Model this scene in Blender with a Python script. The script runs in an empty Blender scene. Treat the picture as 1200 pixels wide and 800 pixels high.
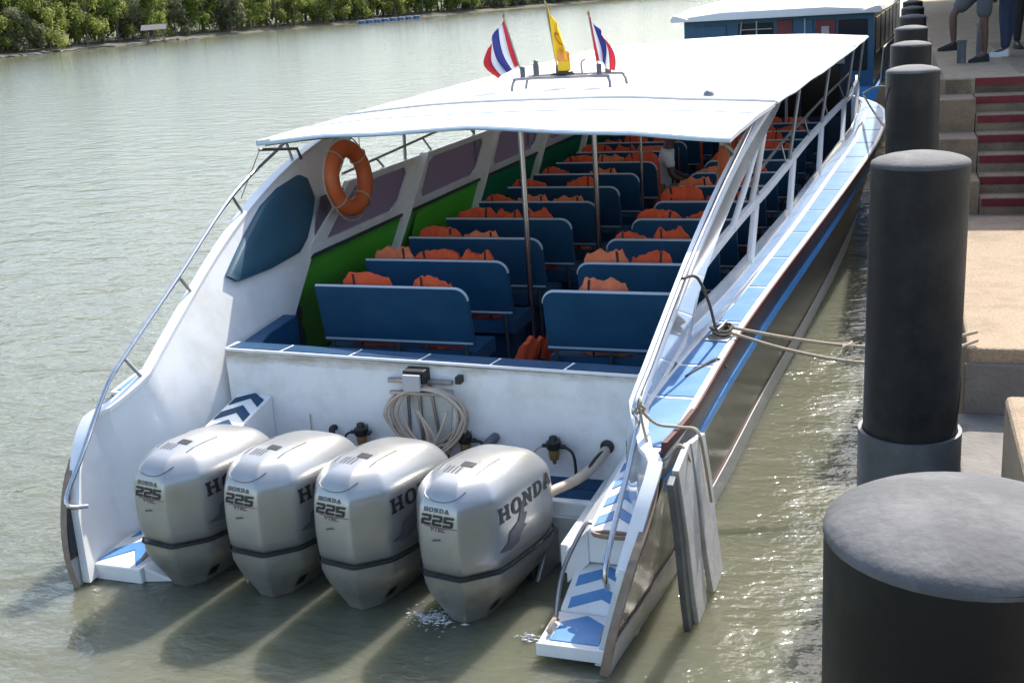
import bpy, bmesh, math, random
import numpy as np
from mathutils import Vector, Matrix, noise
from mathutils.bvhtree import BVHTree
R = math.radians
scene = bpy.context.scene
COL = scene.collection

# ------------------------------------------------------------------ camera, sky, sun, exposure
cd = bpy.data.cameras.new('camera'); cam = bpy.data.objects.new('camera', cd); COL.objects.link(cam)
cd.sensor_width = 36; cd.lens = 42.0; cd.clip_start = 0.05; cd.clip_end = 6000
CR = ((0.93958869, 0.03798069, -0.34019194), (0.33634993, -0.2870186, 0.89693314), (-0.06357528, -0.95717177, -0.28245424))
cam.matrix_world = Matrix(((CR[0][0], -CR[0][1], -CR[0][2], 3.3), (CR[1][0], -CR[1][1], -CR[1][2], -6.8), (CR[2][0], -CR[2][1], -CR[2][2], 3.4), (0, 0, 0, 1)))
scene.camera = cam
SUN_EL, SUN_AZ = R(47), R(7)          # azimuth measured from +Y towards +X
world = bpy.data.worlds.new('World'); scene.world = world; world.use_nodes = True
wn = world.node_tree.nodes; bg = wn['Background']
sky = wn.new('ShaderNodeTexSky'); sky.sky_type = 'NISHITA'; sky.sun_disc = False
sky.sun_elevation = SUN_EL; sky.sun_rotation = SUN_AZ; sky.air_density = 1.15; sky.dust_density = 2.0; sky.ozone_density = 1.0; sky.altitude = 0
world.node_tree.links.new(sky.outputs['Color'], bg.inputs['Color']); bg.inputs['Strength'].default_value = 0.15
sl = bpy.data.lights.new('sun', 'SUN'); sl.energy = 3.3; sl.angle = R(0.53); sl.color = (1.0, 0.95, 0.87)
sun = bpy.data.objects.new('sun', sl); COL.objects.link(sun)
sdir = Vector((math.sin(SUN_AZ) * math.cos(SUN_EL), math.cos(SUN_AZ) * math.cos(SUN_EL), math.sin(SUN_EL)))
sun.rotation_euler = sdir.to_track_quat('Z', 'Y').to_euler(); sun.location = (0, 0, 30)
vs = scene.view_settings; vs.view_transform = 'Standard'; vs.look = 'None'; vs.gamma = 1; vs.use_curve_mapping = False; vs.exposure = 1.22
scene.render.engine = 'CYCLES'

# ------------------------------------------------------------------ helpers
MATS = {}
def mat(name, c, rough=0.5, metal=0.0, var=0.0, scale=4.0, dirt=None, dirt_amt=0.0, dirt_scale=2.0, bump=0.0, bscale=40.0, coat=0.0, spec=0.5, detail=6, ws=False, trans=0.0):
    """principled material; var = brightness mottling, dirt = second colour in noise patches"""
    m = bpy.data.materials.new(name); m.use_nodes = True; nt = m.node_tree; N = nt.nodes; L = nt.links; p = N['Principled BSDF']
    p.inputs['Base Color'].default_value = (*c, 1); p.inputs['Roughness'].default_value = rough; p.inputs['Metallic'].default_value = metal
    p.inputs['Specular IOR Level'].default_value = spec; p.inputs['Coat Weight'].default_value = coat
    tc = N.new('ShaderNodeNewGeometry') if ws else N.new('ShaderNodeTexCoord'); CO = 'Position' if ws else 'Object'; out = None
    if var:
        nz = N.new('ShaderNodeTexNoise'); nz.inputs['Scale'].default_value = scale; nz.inputs['Detail'].default_value = detail; nz.inputs['Roughness'].default_value = .65
        L.new(tc.outputs[CO], nz.inputs['Vector'])
        mr = N.new('ShaderNodeMapRange'); mr.inputs[1].default_value = .25; mr.inputs[2].default_value = .75; mr.inputs[3].default_value = 1 - var; mr.inputs[4].default_value = 1 + var
        L.new(nz.outputs['Fac'], mr.inputs[0])
        mx = N.new('ShaderNodeMix'); mx.data_type = 'RGBA'; mx.blend_type = 'MULTIPLY'; mx.inputs[0].default_value = 1; mx.inputs[6].default_value = (*c, 1)
        L.new(mr.outputs[0], mx.inputs[7]); out = mx.outputs[2]
    if dirt:
        nd = N.new('ShaderNodeTexNoise'); nd.inputs['Scale'].default_value = dirt_scale; nd.inputs['Detail'].default_value = 8; nd.inputs['Roughness'].default_value = .7
        L.new(tc.outputs[CO], nd.inputs['Vector'])
        r2 = N.new('ShaderNodeMapRange'); r2.inputs[1].default_value = .48; r2.inputs[2].default_value = .72; r2.inputs[3].default_value = 0; r2.inputs[4].default_value = dirt_amt
        L.new(nd.outputs['Fac'], r2.inputs[0])
        m2 = N.new('ShaderNodeMix'); m2.data_type = 'RGBA'; m2.inputs[6].default_value = (*c, 1); m2.inputs[7].default_value = (*dirt, 1)
        if out: L.new(out, m2.inputs[6])
        L.new(r2.outputs[0], m2.inputs[0]); out = m2.outputs[2]
    if out: L.new(out, p.inputs['Base Color'])
    if bump:
        nb = N.new('ShaderNodeTexNoise'); nb.inputs['Scale'].default_value = bscale; nb.inputs['Detail'].default_value = 4
        L.new(tc.outputs[CO], nb.inputs['Vector'])
        b = N.new('ShaderNodeBump'); b.inputs['Strength'].default_value = bump; b.inputs['Distance'].default_value = .02
        L.new(nb.outputs['Fac'], b.inputs['Height']); L.new(b.outputs[0], p.inputs['Normal'])
    if trans:
        tl = N.new('ShaderNodeBsdfTranslucent'); tl.inputs[0].default_value = (*c, 1); ms = N.new('ShaderNodeMixShader'); ms.inputs[0].default_value = trans
        L.new(p.outputs[0], ms.inputs[1]); L.new(tl.outputs[0], ms.inputs[2]); L.new(ms.outputs[0], N['Material Output'].inputs['Surface'])
    MATS[name] = m
    return m

class MB:
    def __init__(s): s.v = []; s.f = []
    def add(s, vs, fs):
        o = len(s.v); s.v += [tuple(v) for v in vs]; s.f += [tuple(i + o for i in f) for f in fs]; return s
    def box(s, x0, x1, y0, y1, z0, z1):
        return s.add([(x0,y0,z0),(x1,y0,z0),(x1,y1,z0),(x0,y1,z0),(x0,y0,z1),(x1,y0,z1),(x1,y1,z1),(x0,y1,z1)],
                     [(0,3,2,1),(4,5,6,7),(0,1,5,4),(1,2,6,5),(2,3,7,6),(3,0,4,7)])
    def prism(s, poly, d):
        """poly: 3-D outline, extruded by vector d"""
        n = len(poly); d = Vector(d)
        vs = [Vector(p) for p in poly] + [Vector(p) + d for p in poly]
        nor = sum(((vs[i] - vs[0]).cross(vs[(i + 1) % n] - vs[0]) for i in range(n)), Vector())
        fl = nor.dot(d) > 0
        f0 = tuple(range(n)); f1 = tuple(range(n, 2 * n))
        fs = [f0[::-1] if fl else f0, f1 if fl else f1[::-1]]
        for i in range(n):
            j = (i + 1) % n; q = (i, j, n + j, n + i); fs.append(q if fl else q[::-1])
        return s.add(vs, fs)
    def bar(s, a, b, w, h, up=(0, 0, 1)):
        a = Vector(a); b = Vector(b); t = (b - a).normalized(); up = Vector(up)
        sx = t.cross(up).normalized(); u = sx.cross(t)
        q = [a - sx*w/2 - u*h/2, a + sx*w/2 - u*h/2, a + sx*w/2 + u*h/2, a - sx*w/2 + u*h/2]
        return s.prism(q, b - a)
    def tube(s, pts, r, n=8, cap=True, closed=False):
        pts = [Vector(p) for p in pts]; rings = []; prev = None
        rr = r if isinstance(r, (list, tuple)) else [r] * len(pts)
        m = len(pts)
        for i, p in enumerate(pts):
            if closed: t = pts[(i + 1) % m] - pts[i - 1]
            else: t = (pts[min(i + 1, m - 1)] - pts[max(i - 1, 0)])
            t = t.normalized() if t.length > 1e-9 else Vector((0, 0, 1))
            if prev is None:
                a = Vector((0, 0, 1)) if abs(t.z) < .9 else Vector((1, 0, 0))
                u = t.cross(a).normalized()
            else:
                u = (prev - t * prev.dot(t)).normalized()
            prev = u; w = t.cross(u)
            rings.append([p + (u * math.cos(2*math.pi*k/n) + w * math.sin(2*math.pi*k/n)) * rr[i] for k in range(n)])
        return s.loft(rings, cap=cap, closed=closed)
    def loft(s, rings, cap=True, closed=False, loop=True):
        n = len(rings[0]); vs = [p for r in rings for p in r]; fs = []; m = len(rings)
        for i in range(m if closed else m - 1):
            a = i * n; b = ((i + 1) % m) * n
            for k in range(n if loop else n - 1):
                k2 = (k + 1) % n; fs.append((a + k, a + k2, b + k2, b + k))
        if cap and not closed and loop:
            fs.append(tuple(range(n))[::-1]); fs.append(tuple(range((m - 1) * n, m * n)))
        return s.add(vs, fs)
    def disc_lathe(s, prof, n=24, c=(0, 0, 0)):
        rings = [[(c[0] + r*math.cos(2*math.pi*k/n), c[1] + r*math.sin(2*math.pi*k/n), c[2] + z) for k in range(n)] for r, z in prof]
        return s.loft(rings)
    def mesh(s, name, m, smooth=None, fix=False):
        me = bpy.data.meshes.new(name); me.from_pydata(s.v, [], s.f)
        if fix:
            bm = bmesh.new(); bm.from_mesh(me); bmesh.ops.recalc_face_normals(bm, faces=bm.faces); bm.to_mesh(me); bm.free()
        if m: me.materials.append(m if not isinstance(m, str) else MATS[m])
        me.update()
        if smooth is not None:
            me.shade_smooth()
            if smooth < 180: me.set_sharp_from_angle(angle=R(smooth))
        return me
    def build(s, name, m, parent=None, smooth=None, bevel=0, fix=True, segs=2, **tags):
        me = s.mesh(name, m, smooth, fix); o = bpy.data.objects.new(name, me); COL.objects.link(o)
        if parent: o.parent = parent
        if bevel:
            b = o.modifiers.new('bevel', 'BEVEL'); b.width = bevel; b.segments = segs; b.limit_method = 'ANGLE'; b.angle_limit = R(40)
        for k, v in tags.items(): o[k] = v
        return o

def tag(o, label=None, cat=None, group=None, kind=None):
    if label: o['label'] = label
    if cat: o['category'] = cat
    if group: o['group'] = group
    if kind: o['kind'] = kind
    return o
def empty(name, loc=(0, 0, 0), rz=0, label=None, cat=None, group=None):
    o = bpy.data.objects.new(name, None); COL.objects.link(o); o.location = loc; o.rotation_euler = (0, 0, rz); o.empty_display_size = .2
    return tag(o, label, cat, group)
def copy_tree(o, parent=None):
    c = o.copy(); COL.objects.link(c); c.parent = parent
    for ch in [x for x in KIDS(o)]: copy_tree(ch, c)
    return c
def KIDS(o): return [x for x in list(COL.objects) if x.parent == o]
def lerp(a, b, t): return a + (b - a) * t
def spline(pts, n=8):
    """Catmull-Rom through pts"""
    P = [Vector(p) for p in pts]; out = []
    for i in range(len(P) - 1):
        p0 = P[max(i - 1, 0)]; p1 = P[i]; p2 = P[i + 1]; p3 = P[min(i + 2, len(P) - 1)]
        for k in range(n):
            t = k / n
            out.append(.5 * ((2*p1) + (p2 - p0)*t + (2*p0 - 5*p1 + 4*p2 - p3)*t*t + (-p0 + 3*p1 - 3*p2 + p3)*t**3))
    out.append(P[-1]); return out
def text_mesh(txt, size, shear=0.0, offset=0.0, sx=1.0, spacing=1.0):
    c = bpy.data.curves.new('t', 'FONT'); c.body = txt; c.size = size; c.shear = shear; c.offset = offset; c.align_x = 'CENTER'; c.align_y = 'CENTER'; c.space_character = spacing
    o = bpy.data.objects.new('t', c); COL.objects.link(o); bpy.context.view_layer.update()
    dg = bpy.context.evaluated_depsgraph_get(); me = o.evaluated_get(dg).to_mesh()
    v = [(p.co.x * sx, p.co.y) for p in me.vertices]; f = [tuple(q.vertices) for q in me.polygons]
    bpy.data.objects.remove(o); return v, f
def poly_glyphs(glyphs):
    """list of lists of 2-D loops -> filled flat mesh (holes by nesting)"""
    c = bpy.data.curves.new('g', 'CURVE'); c.dimensions = '2D'; c.fill_mode = 'BOTH'
    for loops in glyphs:
        for lp in loops:
            sp = c.splines.new('POLY'); sp.points.add(len(lp) - 1); sp.use_cyclic_u = True
            for i, (x, y) in enumerate(lp): sp.points[i].co = (x, y, 0, 1)
    o = bpy.data.objects.new('g', c); COL.objects.link(o); bpy.context.view_layer.update()
    dg = bpy.context.evaluated_depsgraph_get(); me = o.evaluated_get(dg).to_mesh()
    v = [(p.co.x, p.co.y) for p in me.vertices]; f = [tuple(q.vertices) for q in me.polygons]
    bpy.data.objects.remove(o); return v, f
def wrap(v2, f, org, ux, uy, bvh, off=.0025, maxe=.02):
    """lay flat 2-D shapes on a surface: points org + x*ux + y*uy are cast along -n on to the surface"""
    ux = Vector(ux).normalized(); uy = Vector(uy); uy = (uy - ux * uy.dot(ux)).normalized(); n = ux.cross(uy); org = Vector(org)
    bm = bmesh.new(); vs = [bm.verts.new((x, y, 0)) for x, y in v2]
    for q in f:
        try: bm.faces.new([vs[i] for i in q])
        except ValueError: pass
    bmesh.ops.triangulate(bm, faces=bm.faces)
    for _ in range(3):
        es = [e for e in bm.edges if e.calc_length() > maxe]
        if not es: break
        bmesh.ops.subdivide_edges(bm, edges=es, cuts=1); bmesh.ops.triangulate(bm, faces=bm.faces)
    mb = MB(); out = []
    for w in bm.verts:
        p = org + ux * w.co.x + uy * w.co.y; hit = bvh.ray_cast(p + n * .3, -n, .8)
        out.append((hit[0] + n * off) if hit[0] else p)
    bm.verts.index_update()
    mb.add(out, [tuple(w.index for w in q.verts) for q in bm.faces]); bm.free()
    return mb
def ip(y, ys, vals): return float(np.interp(y, ys, vals))

# ------------------------------------------------------------------ materials
mat('white_gelcoat', (.74, .74, .73), .32, var=.05, scale=3, dirt=(.50, .46, .39), dirt_amt=.45, dirt_scale=2.2, coat=.3)
mat('white_trim', (.80, .80, .80), .35, var=.04, scale=5, dirt=(.5, .46, .4), dirt_amt=.25, dirt_scale=6)
mat('wall_white', (.76, .76, .75), .4, var=.05, scale=2.5, dirt=(.50, .45, .37), dirt_amt=.5, dirt_scale=3.0)
mat('roof_white', (.80, .80, .80), .5, var=.03, scale=1.5, dirt=(.62, .60, .56), dirt_amt=.35, dirt_scale=.9, bump=.2, bscale=5, trans=.16)
mat('roof_hem', (.48, .58, .64), .5, var=.08)
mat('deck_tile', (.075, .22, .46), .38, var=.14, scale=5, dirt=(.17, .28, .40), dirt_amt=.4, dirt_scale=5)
mat('deck_tile_dark', (.012, .055, .12), .5, var=.18, scale=8, dirt=(.04, .08, .13), dirt_amt=.3, dirt_scale=6, spec=.15)  # darker copy of deck_tile; on port step and well its colour holds the shade
mat('coaming', (.54, .58, .61), .10, var=.08, scale=2, dirt=(.40, .41, .41), dirt_amt=.4, dirt_scale=3.0, coat=.6)
mat('maroon', (.085, .018, .022), .4, var=.2)
mat('navy_band', (.018, .03, .075), .3, var=.2)
mat('sky_blue', (.06, .29, .66), .35, var=.06)
mat('hull_dark', (.040, .043, .047), .27, var=.3, scale=3, dirt=(.10, .10, .098), dirt_amt=.5, dirt_scale=2.5, bump=.07, bscale=5, spec=.4)
mat('chine', (.50, .49, .46), .45, var=.15, dirt=(.2, .18, .13), dirt_amt=.5, dirt_scale=4)
mat('brown_edge', (.25, .18, .13), .7, var=.3, scale=12)
mat('steel', (.55, .55, .56), .25, metal=1, var=.15, scale=20)
mat('steel_dull', (.30, .28, .27), .4, metal=.9, var=.2, scale=20)
mat('silver_cowl', (.40, .40, .39), .34, metal=.65, var=.06, scale=5, dirt=(.33, .30, .24), dirt_amt=.5, dirt_scale=3.5, coat=.25, ws=True)
mat('silver_lower', (.38, .37, .34), .40, metal=.6, var=.10, scale=6, dirt=(.22, .19, .14), dirt_amt=.55, dirt_scale=5, coat=.12, ws=True)
mat('black_rubber', (.012, .012, .013), .5, var=.2)
mat('letter_black', (.02, .02, .022), .45, var=.1)
mat('letter_grey', (.10, .10, .11), .4, var=.15, scale=30)
mat('letter_red', (.30, .10, .08), .5)
mat('seat_blue', (.013, .068, .135), .42, var=.2, scale=3, dirt=(.03, .09, .15), dirt_amt=.5, dirt_scale=4, bump=.07, bscale=60, ws=True)
mat('seat_trim', (.42, .46, .50), .4, var=.1)
mat('seat_leg', (.05, .055, .06), .5, var=.2)
mat('cushion_blue', (.016, .075, .115), .5, var=.15, scale=5, bump=.08, bscale=90)
mat('cabin_floor', (.035, .042, .05), .5, var=.3, scale=5)
mat('cabin_dark', (.03, .034, .042), .55, var=.2)
mat('cabin_navy', (.012, .04, .09), .5, var=.2)
mat('jacket_orange', (.74, .09, .022), .75, var=.25, scale=9, bump=.3, bscale=25, ws=True)
mat('jacket_faded', (.80, .19, .075), .75, var=.25, scale=9, bump=.3, bscale=25, ws=True)
mat('ring_orange', (.56, .11, .025), .5, var=.12, scale=6, dirt=(.35, .12, .05), dirt_amt=.5, dirt_scale=7)
mat('strap_black', (.015, .015, .017), .7)
mat('rope_tan', (.42, .35, .25), .85, var=.2, scale=40, bump=.4, bscale=150)
mat('rope_dark', (.09, .075, .06), .85, var=.2, scale=40, bump=.4, bscale=150)
mat('hose_beige', (.45, .36, .28), .5, var=.15, scale=10)
mat('brass', (.30, .19, .08), .4, metal=.6, var=.2)
mat('pile_sleeve', (.007, .007, .0075), .5, var=.4, scale=3, dirt=(.034, .033, .031), dirt_amt=.8, dirt_scale=2.2, bump=.12, bscale=12, spec=.28, ws=True)
mat('pile_cap', (.075, .075, .077), .8, var=.35, scale=5, dirt=(.17, .165, .16), dirt_amt=.8, dirt_scale=5, bump=.12, bscale=70, ws=True)
mat('pile_steel', (.085, .09, .10), .55, metal=.2, var=.3, scale=5, dirt=(.17, .16, .145), dirt_amt=.6, dirt_scale=5)
mat('pier_sand', (.36, .27, .18), .9, var=.28, scale=55, dirt=(.20, .145, .09), dirt_amt=.7, dirt_scale=3, bump=.7, bscale=90, detail=3, ws=True)
mat('pier_grey', (.19, .175, .155), .9, var=.3, scale=8, dirt=(.075, .07, .06), dirt_amt=.75, dirt_scale=4, bump=.5, bscale=30, ws=True)
mat('pier_riser', (.25, .175, .11), .9, var=.28, scale=50, dirt=(.12, .085, .055), dirt_amt=.75, dirt_scale=4, bump=.6, bscale=80, ws=True)
mat('red_paint', (.15, .010, .016), .7, var=.35, scale=20)
mat('paver', (.23, .165, .11), .9, var=.25, scale=15, bump=.3, bscale=40)
mat('bank_mud', (.085, .075, .048), .95, var=.4, scale=.8)
mat('trunk', (.14, .12, .095), .9, var=.3)
mat('wood_grey', (.47, .455, .43), .85, var=.2, scale=7, dirt=(.27, .25, .22), dirt_amt=.55, dirt_scale=9, bump=.10, bscale=30)
mat('skin_brown', (.085, .042, .026), .5, var=.1)
mat('hair_black', (.012, .01, .009), .6)
mat('cloth_white', (.62, .62, .62), .85, var=.1, bump=.2, bscale=25)
mat('cloth_grey', (.07, .078, .09), .9, var=.15, bump=.3, bscale=25)
mat('cloth_jeans', (.025, .038, .075), .9, var=.2, bump=.3, bscale=30)
mat('cloth_black', (.018, .018, .02), .9, var=.2, bump=.3, bscale=30)
mat('cloth_khaki', (.22, .18, .12), .9, var=.2, bump=.3, bscale=30)
mat('shoe_white', (.55, .55, .55), .6)
mat('flag_red', (.55, .02, .03), .8, var=.06); mat('flag_white', (.75, .75, .75), .8, var=.04); mat('flag_blue', (.03, .035, .21), .8, var=.06)
mat('flag_yellow', (.78, .48, .015), .8, var=.05); mat('emblem_ochre', (.42, .16, .015), .8)
mat('lamp_amber', (.75, .22, .02), .25, coat=.5)
mat('float_blue', (.03, .10, .27), .5, var=.2); mat('tin_roof', (.11, .098, .09), .7, var=.35, scale=3)
mat('boat_red', (.16, .02, .03), .5, var=.2)
mat('boat_blue', (.02, .10, .20), .45, var=.15)
mat('window_black', (.012, .014, .018), .15)
mat('sign_white', (.42, .42, .42), .6)

def grime_edge(m, z0, z1, c, axis=2, scale=(1.2, 1, 4), amt=.9):
    # grime with a ragged outline along the upper edge of a wall
    N = m.node_tree.nodes; L = m.node_tree.links; p = N['Principled BSDF']; src = p.inputs['Base Color'].links[0].from_socket
    tc = N.new('ShaderNodeTexCoord'); sp = N.new('ShaderNodeSeparateXYZ'); L.new(tc.outputs['Object'], sp.inputs[0])
    mr = N.new('ShaderNodeMapRange'); mr.inputs[1].default_value = z0; mr.inputs[2].default_value = z1; mr.inputs[3].default_value = -.45; mr.inputs[4].default_value = .30; L.new(sp.outputs[axis], mr.inputs[0])
    mp = N.new('ShaderNodeMapping'); mp.inputs['Scale'].default_value = scale; L.new(tc.outputs['Object'], mp.inputs[0])
    nz = N.new('ShaderNodeTexNoise'); nz.inputs['Scale'].default_value = 3.5; nz.inputs['Detail'].default_value = 8; nz.inputs['Roughness'].default_value = .75; L.new(mp.outputs[0], nz.inputs['Vector'])
    ad = N.new('ShaderNodeMath'); ad.operation = 'ADD'; L.new(nz.outputs['Fac'], ad.inputs[0]); L.new(mr.outputs[0], ad.inputs[1])
    m2 = N.new('ShaderNodeMapRange'); m2.inputs[1].default_value = .5; m2.inputs[2].default_value = .85; m2.inputs[3].default_value = 0; m2.inputs[4].default_value = amt; L.new(ad.outputs[0], m2.inputs[0])
    mx = N.new('ShaderNodeMix'); mx.data_type = 'RGBA'; L.new(m2.outputs[0], mx.inputs[0]); L.new(src, mx.inputs[6]); mx.inputs[7].default_value = (*c, 1); L.new(mx.outputs[2], p.inputs['Base Color'])
grime_edge(MATS['wall_white'], .93, 1.07, (.36, .31, .23))
def leaf_mat(name, c, c2):
    m = bpy.data.materials.new(name); m.use_nodes = True; N = m.node_tree.nodes; L = m.node_tree.links; p = N['Principled BSDF']
    nz = N.new('ShaderNodeTexNoise'); nz.inputs['Scale'].default_value = .45; nz.inputs['Detail'].default_value = 5
    g = N.new('ShaderNodeNewGeometry'); L.new(g.outputs['Position'], nz.inputs['Vector'])
    rmp = N.new('ShaderNodeMapRange'); rmp.inputs[1].default_value = .3; rmp.inputs[2].default_value = .7; L.new(nz.outputs['Fac'], rmp.inputs[0])
    mx = N.new('ShaderNodeMix'); mx.data_type = 'RGBA'; mx.inputs[6].default_value = (*c, 1); mx.inputs[7].default_value = (*c2, 1)
    L.new(rmp.outputs[0], mx.inputs[0]); L.new(mx.outputs[2], p.inputs['Base Color']); p.inputs['Roughness'].default_value = .6
    tr = N.new('ShaderNodeBsdfTranslucent'); L.new(mx.outputs[2], tr.inputs['Color'])
    ms = N.new('ShaderNodeMixShader'); ms.inputs[0].default_value = .62; L.new(p.outputs[0], ms.inputs[1]); L.new(tr.outputs[0], ms.inputs[2])
    L.new(ms.outputs[0], N['Material Output'].inputs['Surface']); MATS[name] = m
leaf_mat('green_canvas', (.10, .30, .05), (.14, .38, .07)); leaf_mat('green_teal', (.012, .16, .09), (.02, .21, .12))
leaf_mat('leaf_dark', (.12, .18, .032), (.18, .23, .045))
leaf_mat('leaf_mid', (.16, .22, .04), (.23, .27, .06))
leaf_mat('leaf_light', (.20, .25, .05), (.29, .32, .08))
leaf_mat('leaf_pale', (.13, .15, .07), (.20, .21, .12))

def tinted(name, c, gl=.08):
    m = bpy.data.materials.new(name); m.use_nodes = True; N = m.node_tree.nodes; L = m.node_tree.links; N.remove(N['Principled BSDF'])
    t = N.new('ShaderNodeBsdfTransparent'); t.inputs[0].default_value = (*c, 1)
    g = N.new('ShaderNodeBsdfGlossy'); g.inputs['Roughness'].default_value = .06
    d = N.new('ShaderNodeBsdfDiffuse'); d.inputs[0].default_value = (.30, .265, .30, 1)
    ms = N.new('ShaderNodeMixShader'); ms.inputs[0].default_value = gl; L.new(t.outputs[0], ms.inputs[1]); L.new(g.outputs[0], ms.inputs[2])
    m2 = N.new('ShaderNodeMixShader'); m2.inputs[0].default_value = .45; L.new(ms.outputs[0], m2.inputs[1]); L.new(d.outputs[0], m2.inputs[2])
    L.new(m2.outputs[0], N['Material Output'].inputs['Surface']); MATS[name] = m
tinted('tinted_glass', (.34, .28, .38))

def water_mat():
    m = bpy.data.materials.new('river_water'); m.use_nodes = True; N = m.node_tree.nodes; L = m.node_tree.links; p = N['Principled BSDF']
    p.inputs['Roughness'].default_value = .12; p.inputs['Subsurface Weight'].default_value = 1.0; p.inputs['Subsurface Radius'].default_value = (1.0, 1.0, .7); p.inputs['Subsurface Scale'].default_value = .95; p.inputs['IOR'].default_value = 1.33; p.inputs['Specular IOR Level'].default_value = .5
    g = N.new('ShaderNodeNewGeometry')
    nz = N.new('ShaderNodeTexNoise'); nz.inputs['Scale'].default_value = .35; nz.inputs['Detail'].default_value = 6; L.new(g.outputs['Position'], nz.inputs['Vector'])
    mx = N.new('ShaderNodeMix'); mx.data_type = 'RGBA'; mx.inputs[6].default_value = (.116, .117, .078, 1); mx.inputs[7].default_value = (.138, .139, .096, 1)
    L.new(nz.outputs['Fac'], mx.inputs[0]); L.new(mx.outputs[2], p.inputs['Base Color'])
    # wind ripples, small chop and the swell between boat and pier
    def layer(scale, det, dist, strength, stretch=(1, 1, 1), prev=None, kind='noise'):
        mp = N.new('ShaderNodeMapping'); mp.inputs['Scale'].default_value = stretch; mp.inputs['Rotation'].default_value = (0, 0, R(25)); L.new(g.outputs['Position'], mp.inputs['Vector'])
        t = N.new('ShaderNodeTexNoise'); t.inputs['Scale'].default_value = scale; t.inputs['Detail'].default_value = det; t.inputs['Distortion'].default_value = dist
        L.new(mp.outputs[0], t.inputs['Vector'])
        b = N.new('ShaderNodeBump'); b.inputs['Strength'].default_value = 1.0; b.inputs['Distance'].default_value = strength
        L.new(t.outputs['Fac'], b.inputs['Height'])
        if prev: L.new(prev.outputs[0], b.inputs['Normal'])
        return b
    b = layer(.9, 3, .8, .065, (1, 1.6, 1))
    b = layer(3.4, 3, .6, .022, (1, 1.7, 1), b)
    b = layer(14, 3, .3, .009, (1, 1.4, 1), b)
    L.new(b.outputs[0], p.inputs['Normal']); MATS['river_water'] = m
water_mat()

# ------------------------------------------------------------------ setting: water, bank, trees
me = MB().add([(-900, -200, 0), (900, -200, 0), (900, 1500, 0), (-900, 1500, 0)], [(0, 1, 2, 3)]).build('water', 'river_water'); tag(me, kind='structure')

SH = [(-96, 30), (-91, 65), (-87.3, 92), (-85.5, 115), (-85.1, 127), (-81, 148), (-75, 172), (-68, 200), (-60, 231), (-48, 275), (-30, 330), (20, 420), (120, 560)]
SHP = spline([(x, y, 0) for x, y in SH], 6)
def shore_n(i):
    t = (SHP[min(i + 1, len(SHP) - 1)] - SHP[max(i - 1, 0)]).normalized(); return Vector((-t.y, t.x, 0))
bk = MB(); rings = []
for i, p in enumerate(SHP):
    n = shore_n(i); r = []
    for d, z in ((-.5, -.3), (.6, .12), (2.0, .35), (6, .5), (40, .5), (140, .4)):
        q = p + n * d; r.append((q.x + .5 * noise.noise((q.x*.3, q.y*.3, d)), q.y, z + .12 * noise.noise((q.x*.5, q.y*.5, 3)) if d < 10 else z))
    rings.append(r)
bk.loft(rings, cap=False, loop=False); tag(bk.build('river_bank', 'bank_mud', smooth=180), kind='structure')

hl = MB(); rings = []
for i, p in enumerate(SHP):
    n = shore_n(i); rings.append([(p + n * d + Vector((0, 0, z + 1.2 * noise.noise((p.x * .06, p.y * .06, d))))) for d, z in ((20, -.6), (23, 2.6), (30, 4.6), (60, 5.2), (140, 6.0))])
hl.loft(rings, cap=False, loop=False); tag(hl.build('wooded_rise', 'leaf_dark', smooth=180), kind='structure')
def tree_meshes(seed, H, W, lm, nleaf):
    rnd = random.Random(seed)
    tr = MB()
    top = Vector((rnd.uniform(-.4, .4), rnd.uniform(-.4, .4), H * .8))
    tr.tube(spline([(0, 0, -.3), (rnd.uniform(-.2, .2), rnd.uniform(-.2, .2), H * .35), top], 4), [.16, .15, .14, .13, .12, .1, .08, .06, .03][:9], 6)
    clumps = []
    for k in range(15):
        a = rnd.uniform(0, 6.28); hh = rnd.uniform(.12, .95); rad = W * (.5 - .35 * abs(hh - .45)) * rnd.uniform(.3, 1.0)
        c = Vector((math.cos(a) * rad, math.sin(a) * rad, H * hh)); clumps.append((c, rnd.uniform(.55, 1.15) * W * .2))
        b0 = Vector((0, 0, H * hh * .6)); tr.tube([b0, (b0 + c) / 2 + Vector((0, 0, .1)), c], [.06, .045, .02], 4)
    for k in range(4):
        a = k * 1.57 + rnd.uniform(-.4, .4); tr.tube([(0, 0, .7), (math.cos(a)*.4, math.sin(a)*.4, .5), (math.cos(a)*.8, math.sin(a)*.8, -.3)], .04, 4)
    cr = MB()
    for k in range(nleaf):
        c, r = clumps[rnd.randrange(len(clumps))]
        d = Vector((rnd.gauss(0, 1), rnd.gauss(0, 1), rnd.gauss(0, .85))).normalized() * (r * (rnd.random() ** .45)) * rnd.choice((1, 1, 1, 1.25))
        p = c + d; s = rnd.uniform(.11, .26)
        n = (d.normalized() + Vector((rnd.uniform(-.7, .7), rnd.uniform(-.7, .7), rnd.uniform(.0, 1)))).normalized()
        u = n.orthogonal().normalized(); u = (Matrix.Rotation(rnd.uniform(0, 6.28), 3, n) @ u); w = n.cross(u)
        cr.add([p - u*s, p - w*s*.45 + n*s*.15, p + u*s, p + w*s*.45 + n*s*.15], [(0, 1, 2, 3)])
    return tr.mesh('trunk', 'trunk', 60), cr.mesh('crown', lm)
TK = [('leaf_dark', 'dark green dense mangrove tree on the far river bank'), ('leaf_mid', 'mid green mangrove tree on the far river bank'),
      ('leaf_light', 'bright yellow-green mangrove tree on the far river bank'), ('leaf_pale', 'pale grey-green feathery mangrove bush on the far river bank')]
TM = []
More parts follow.
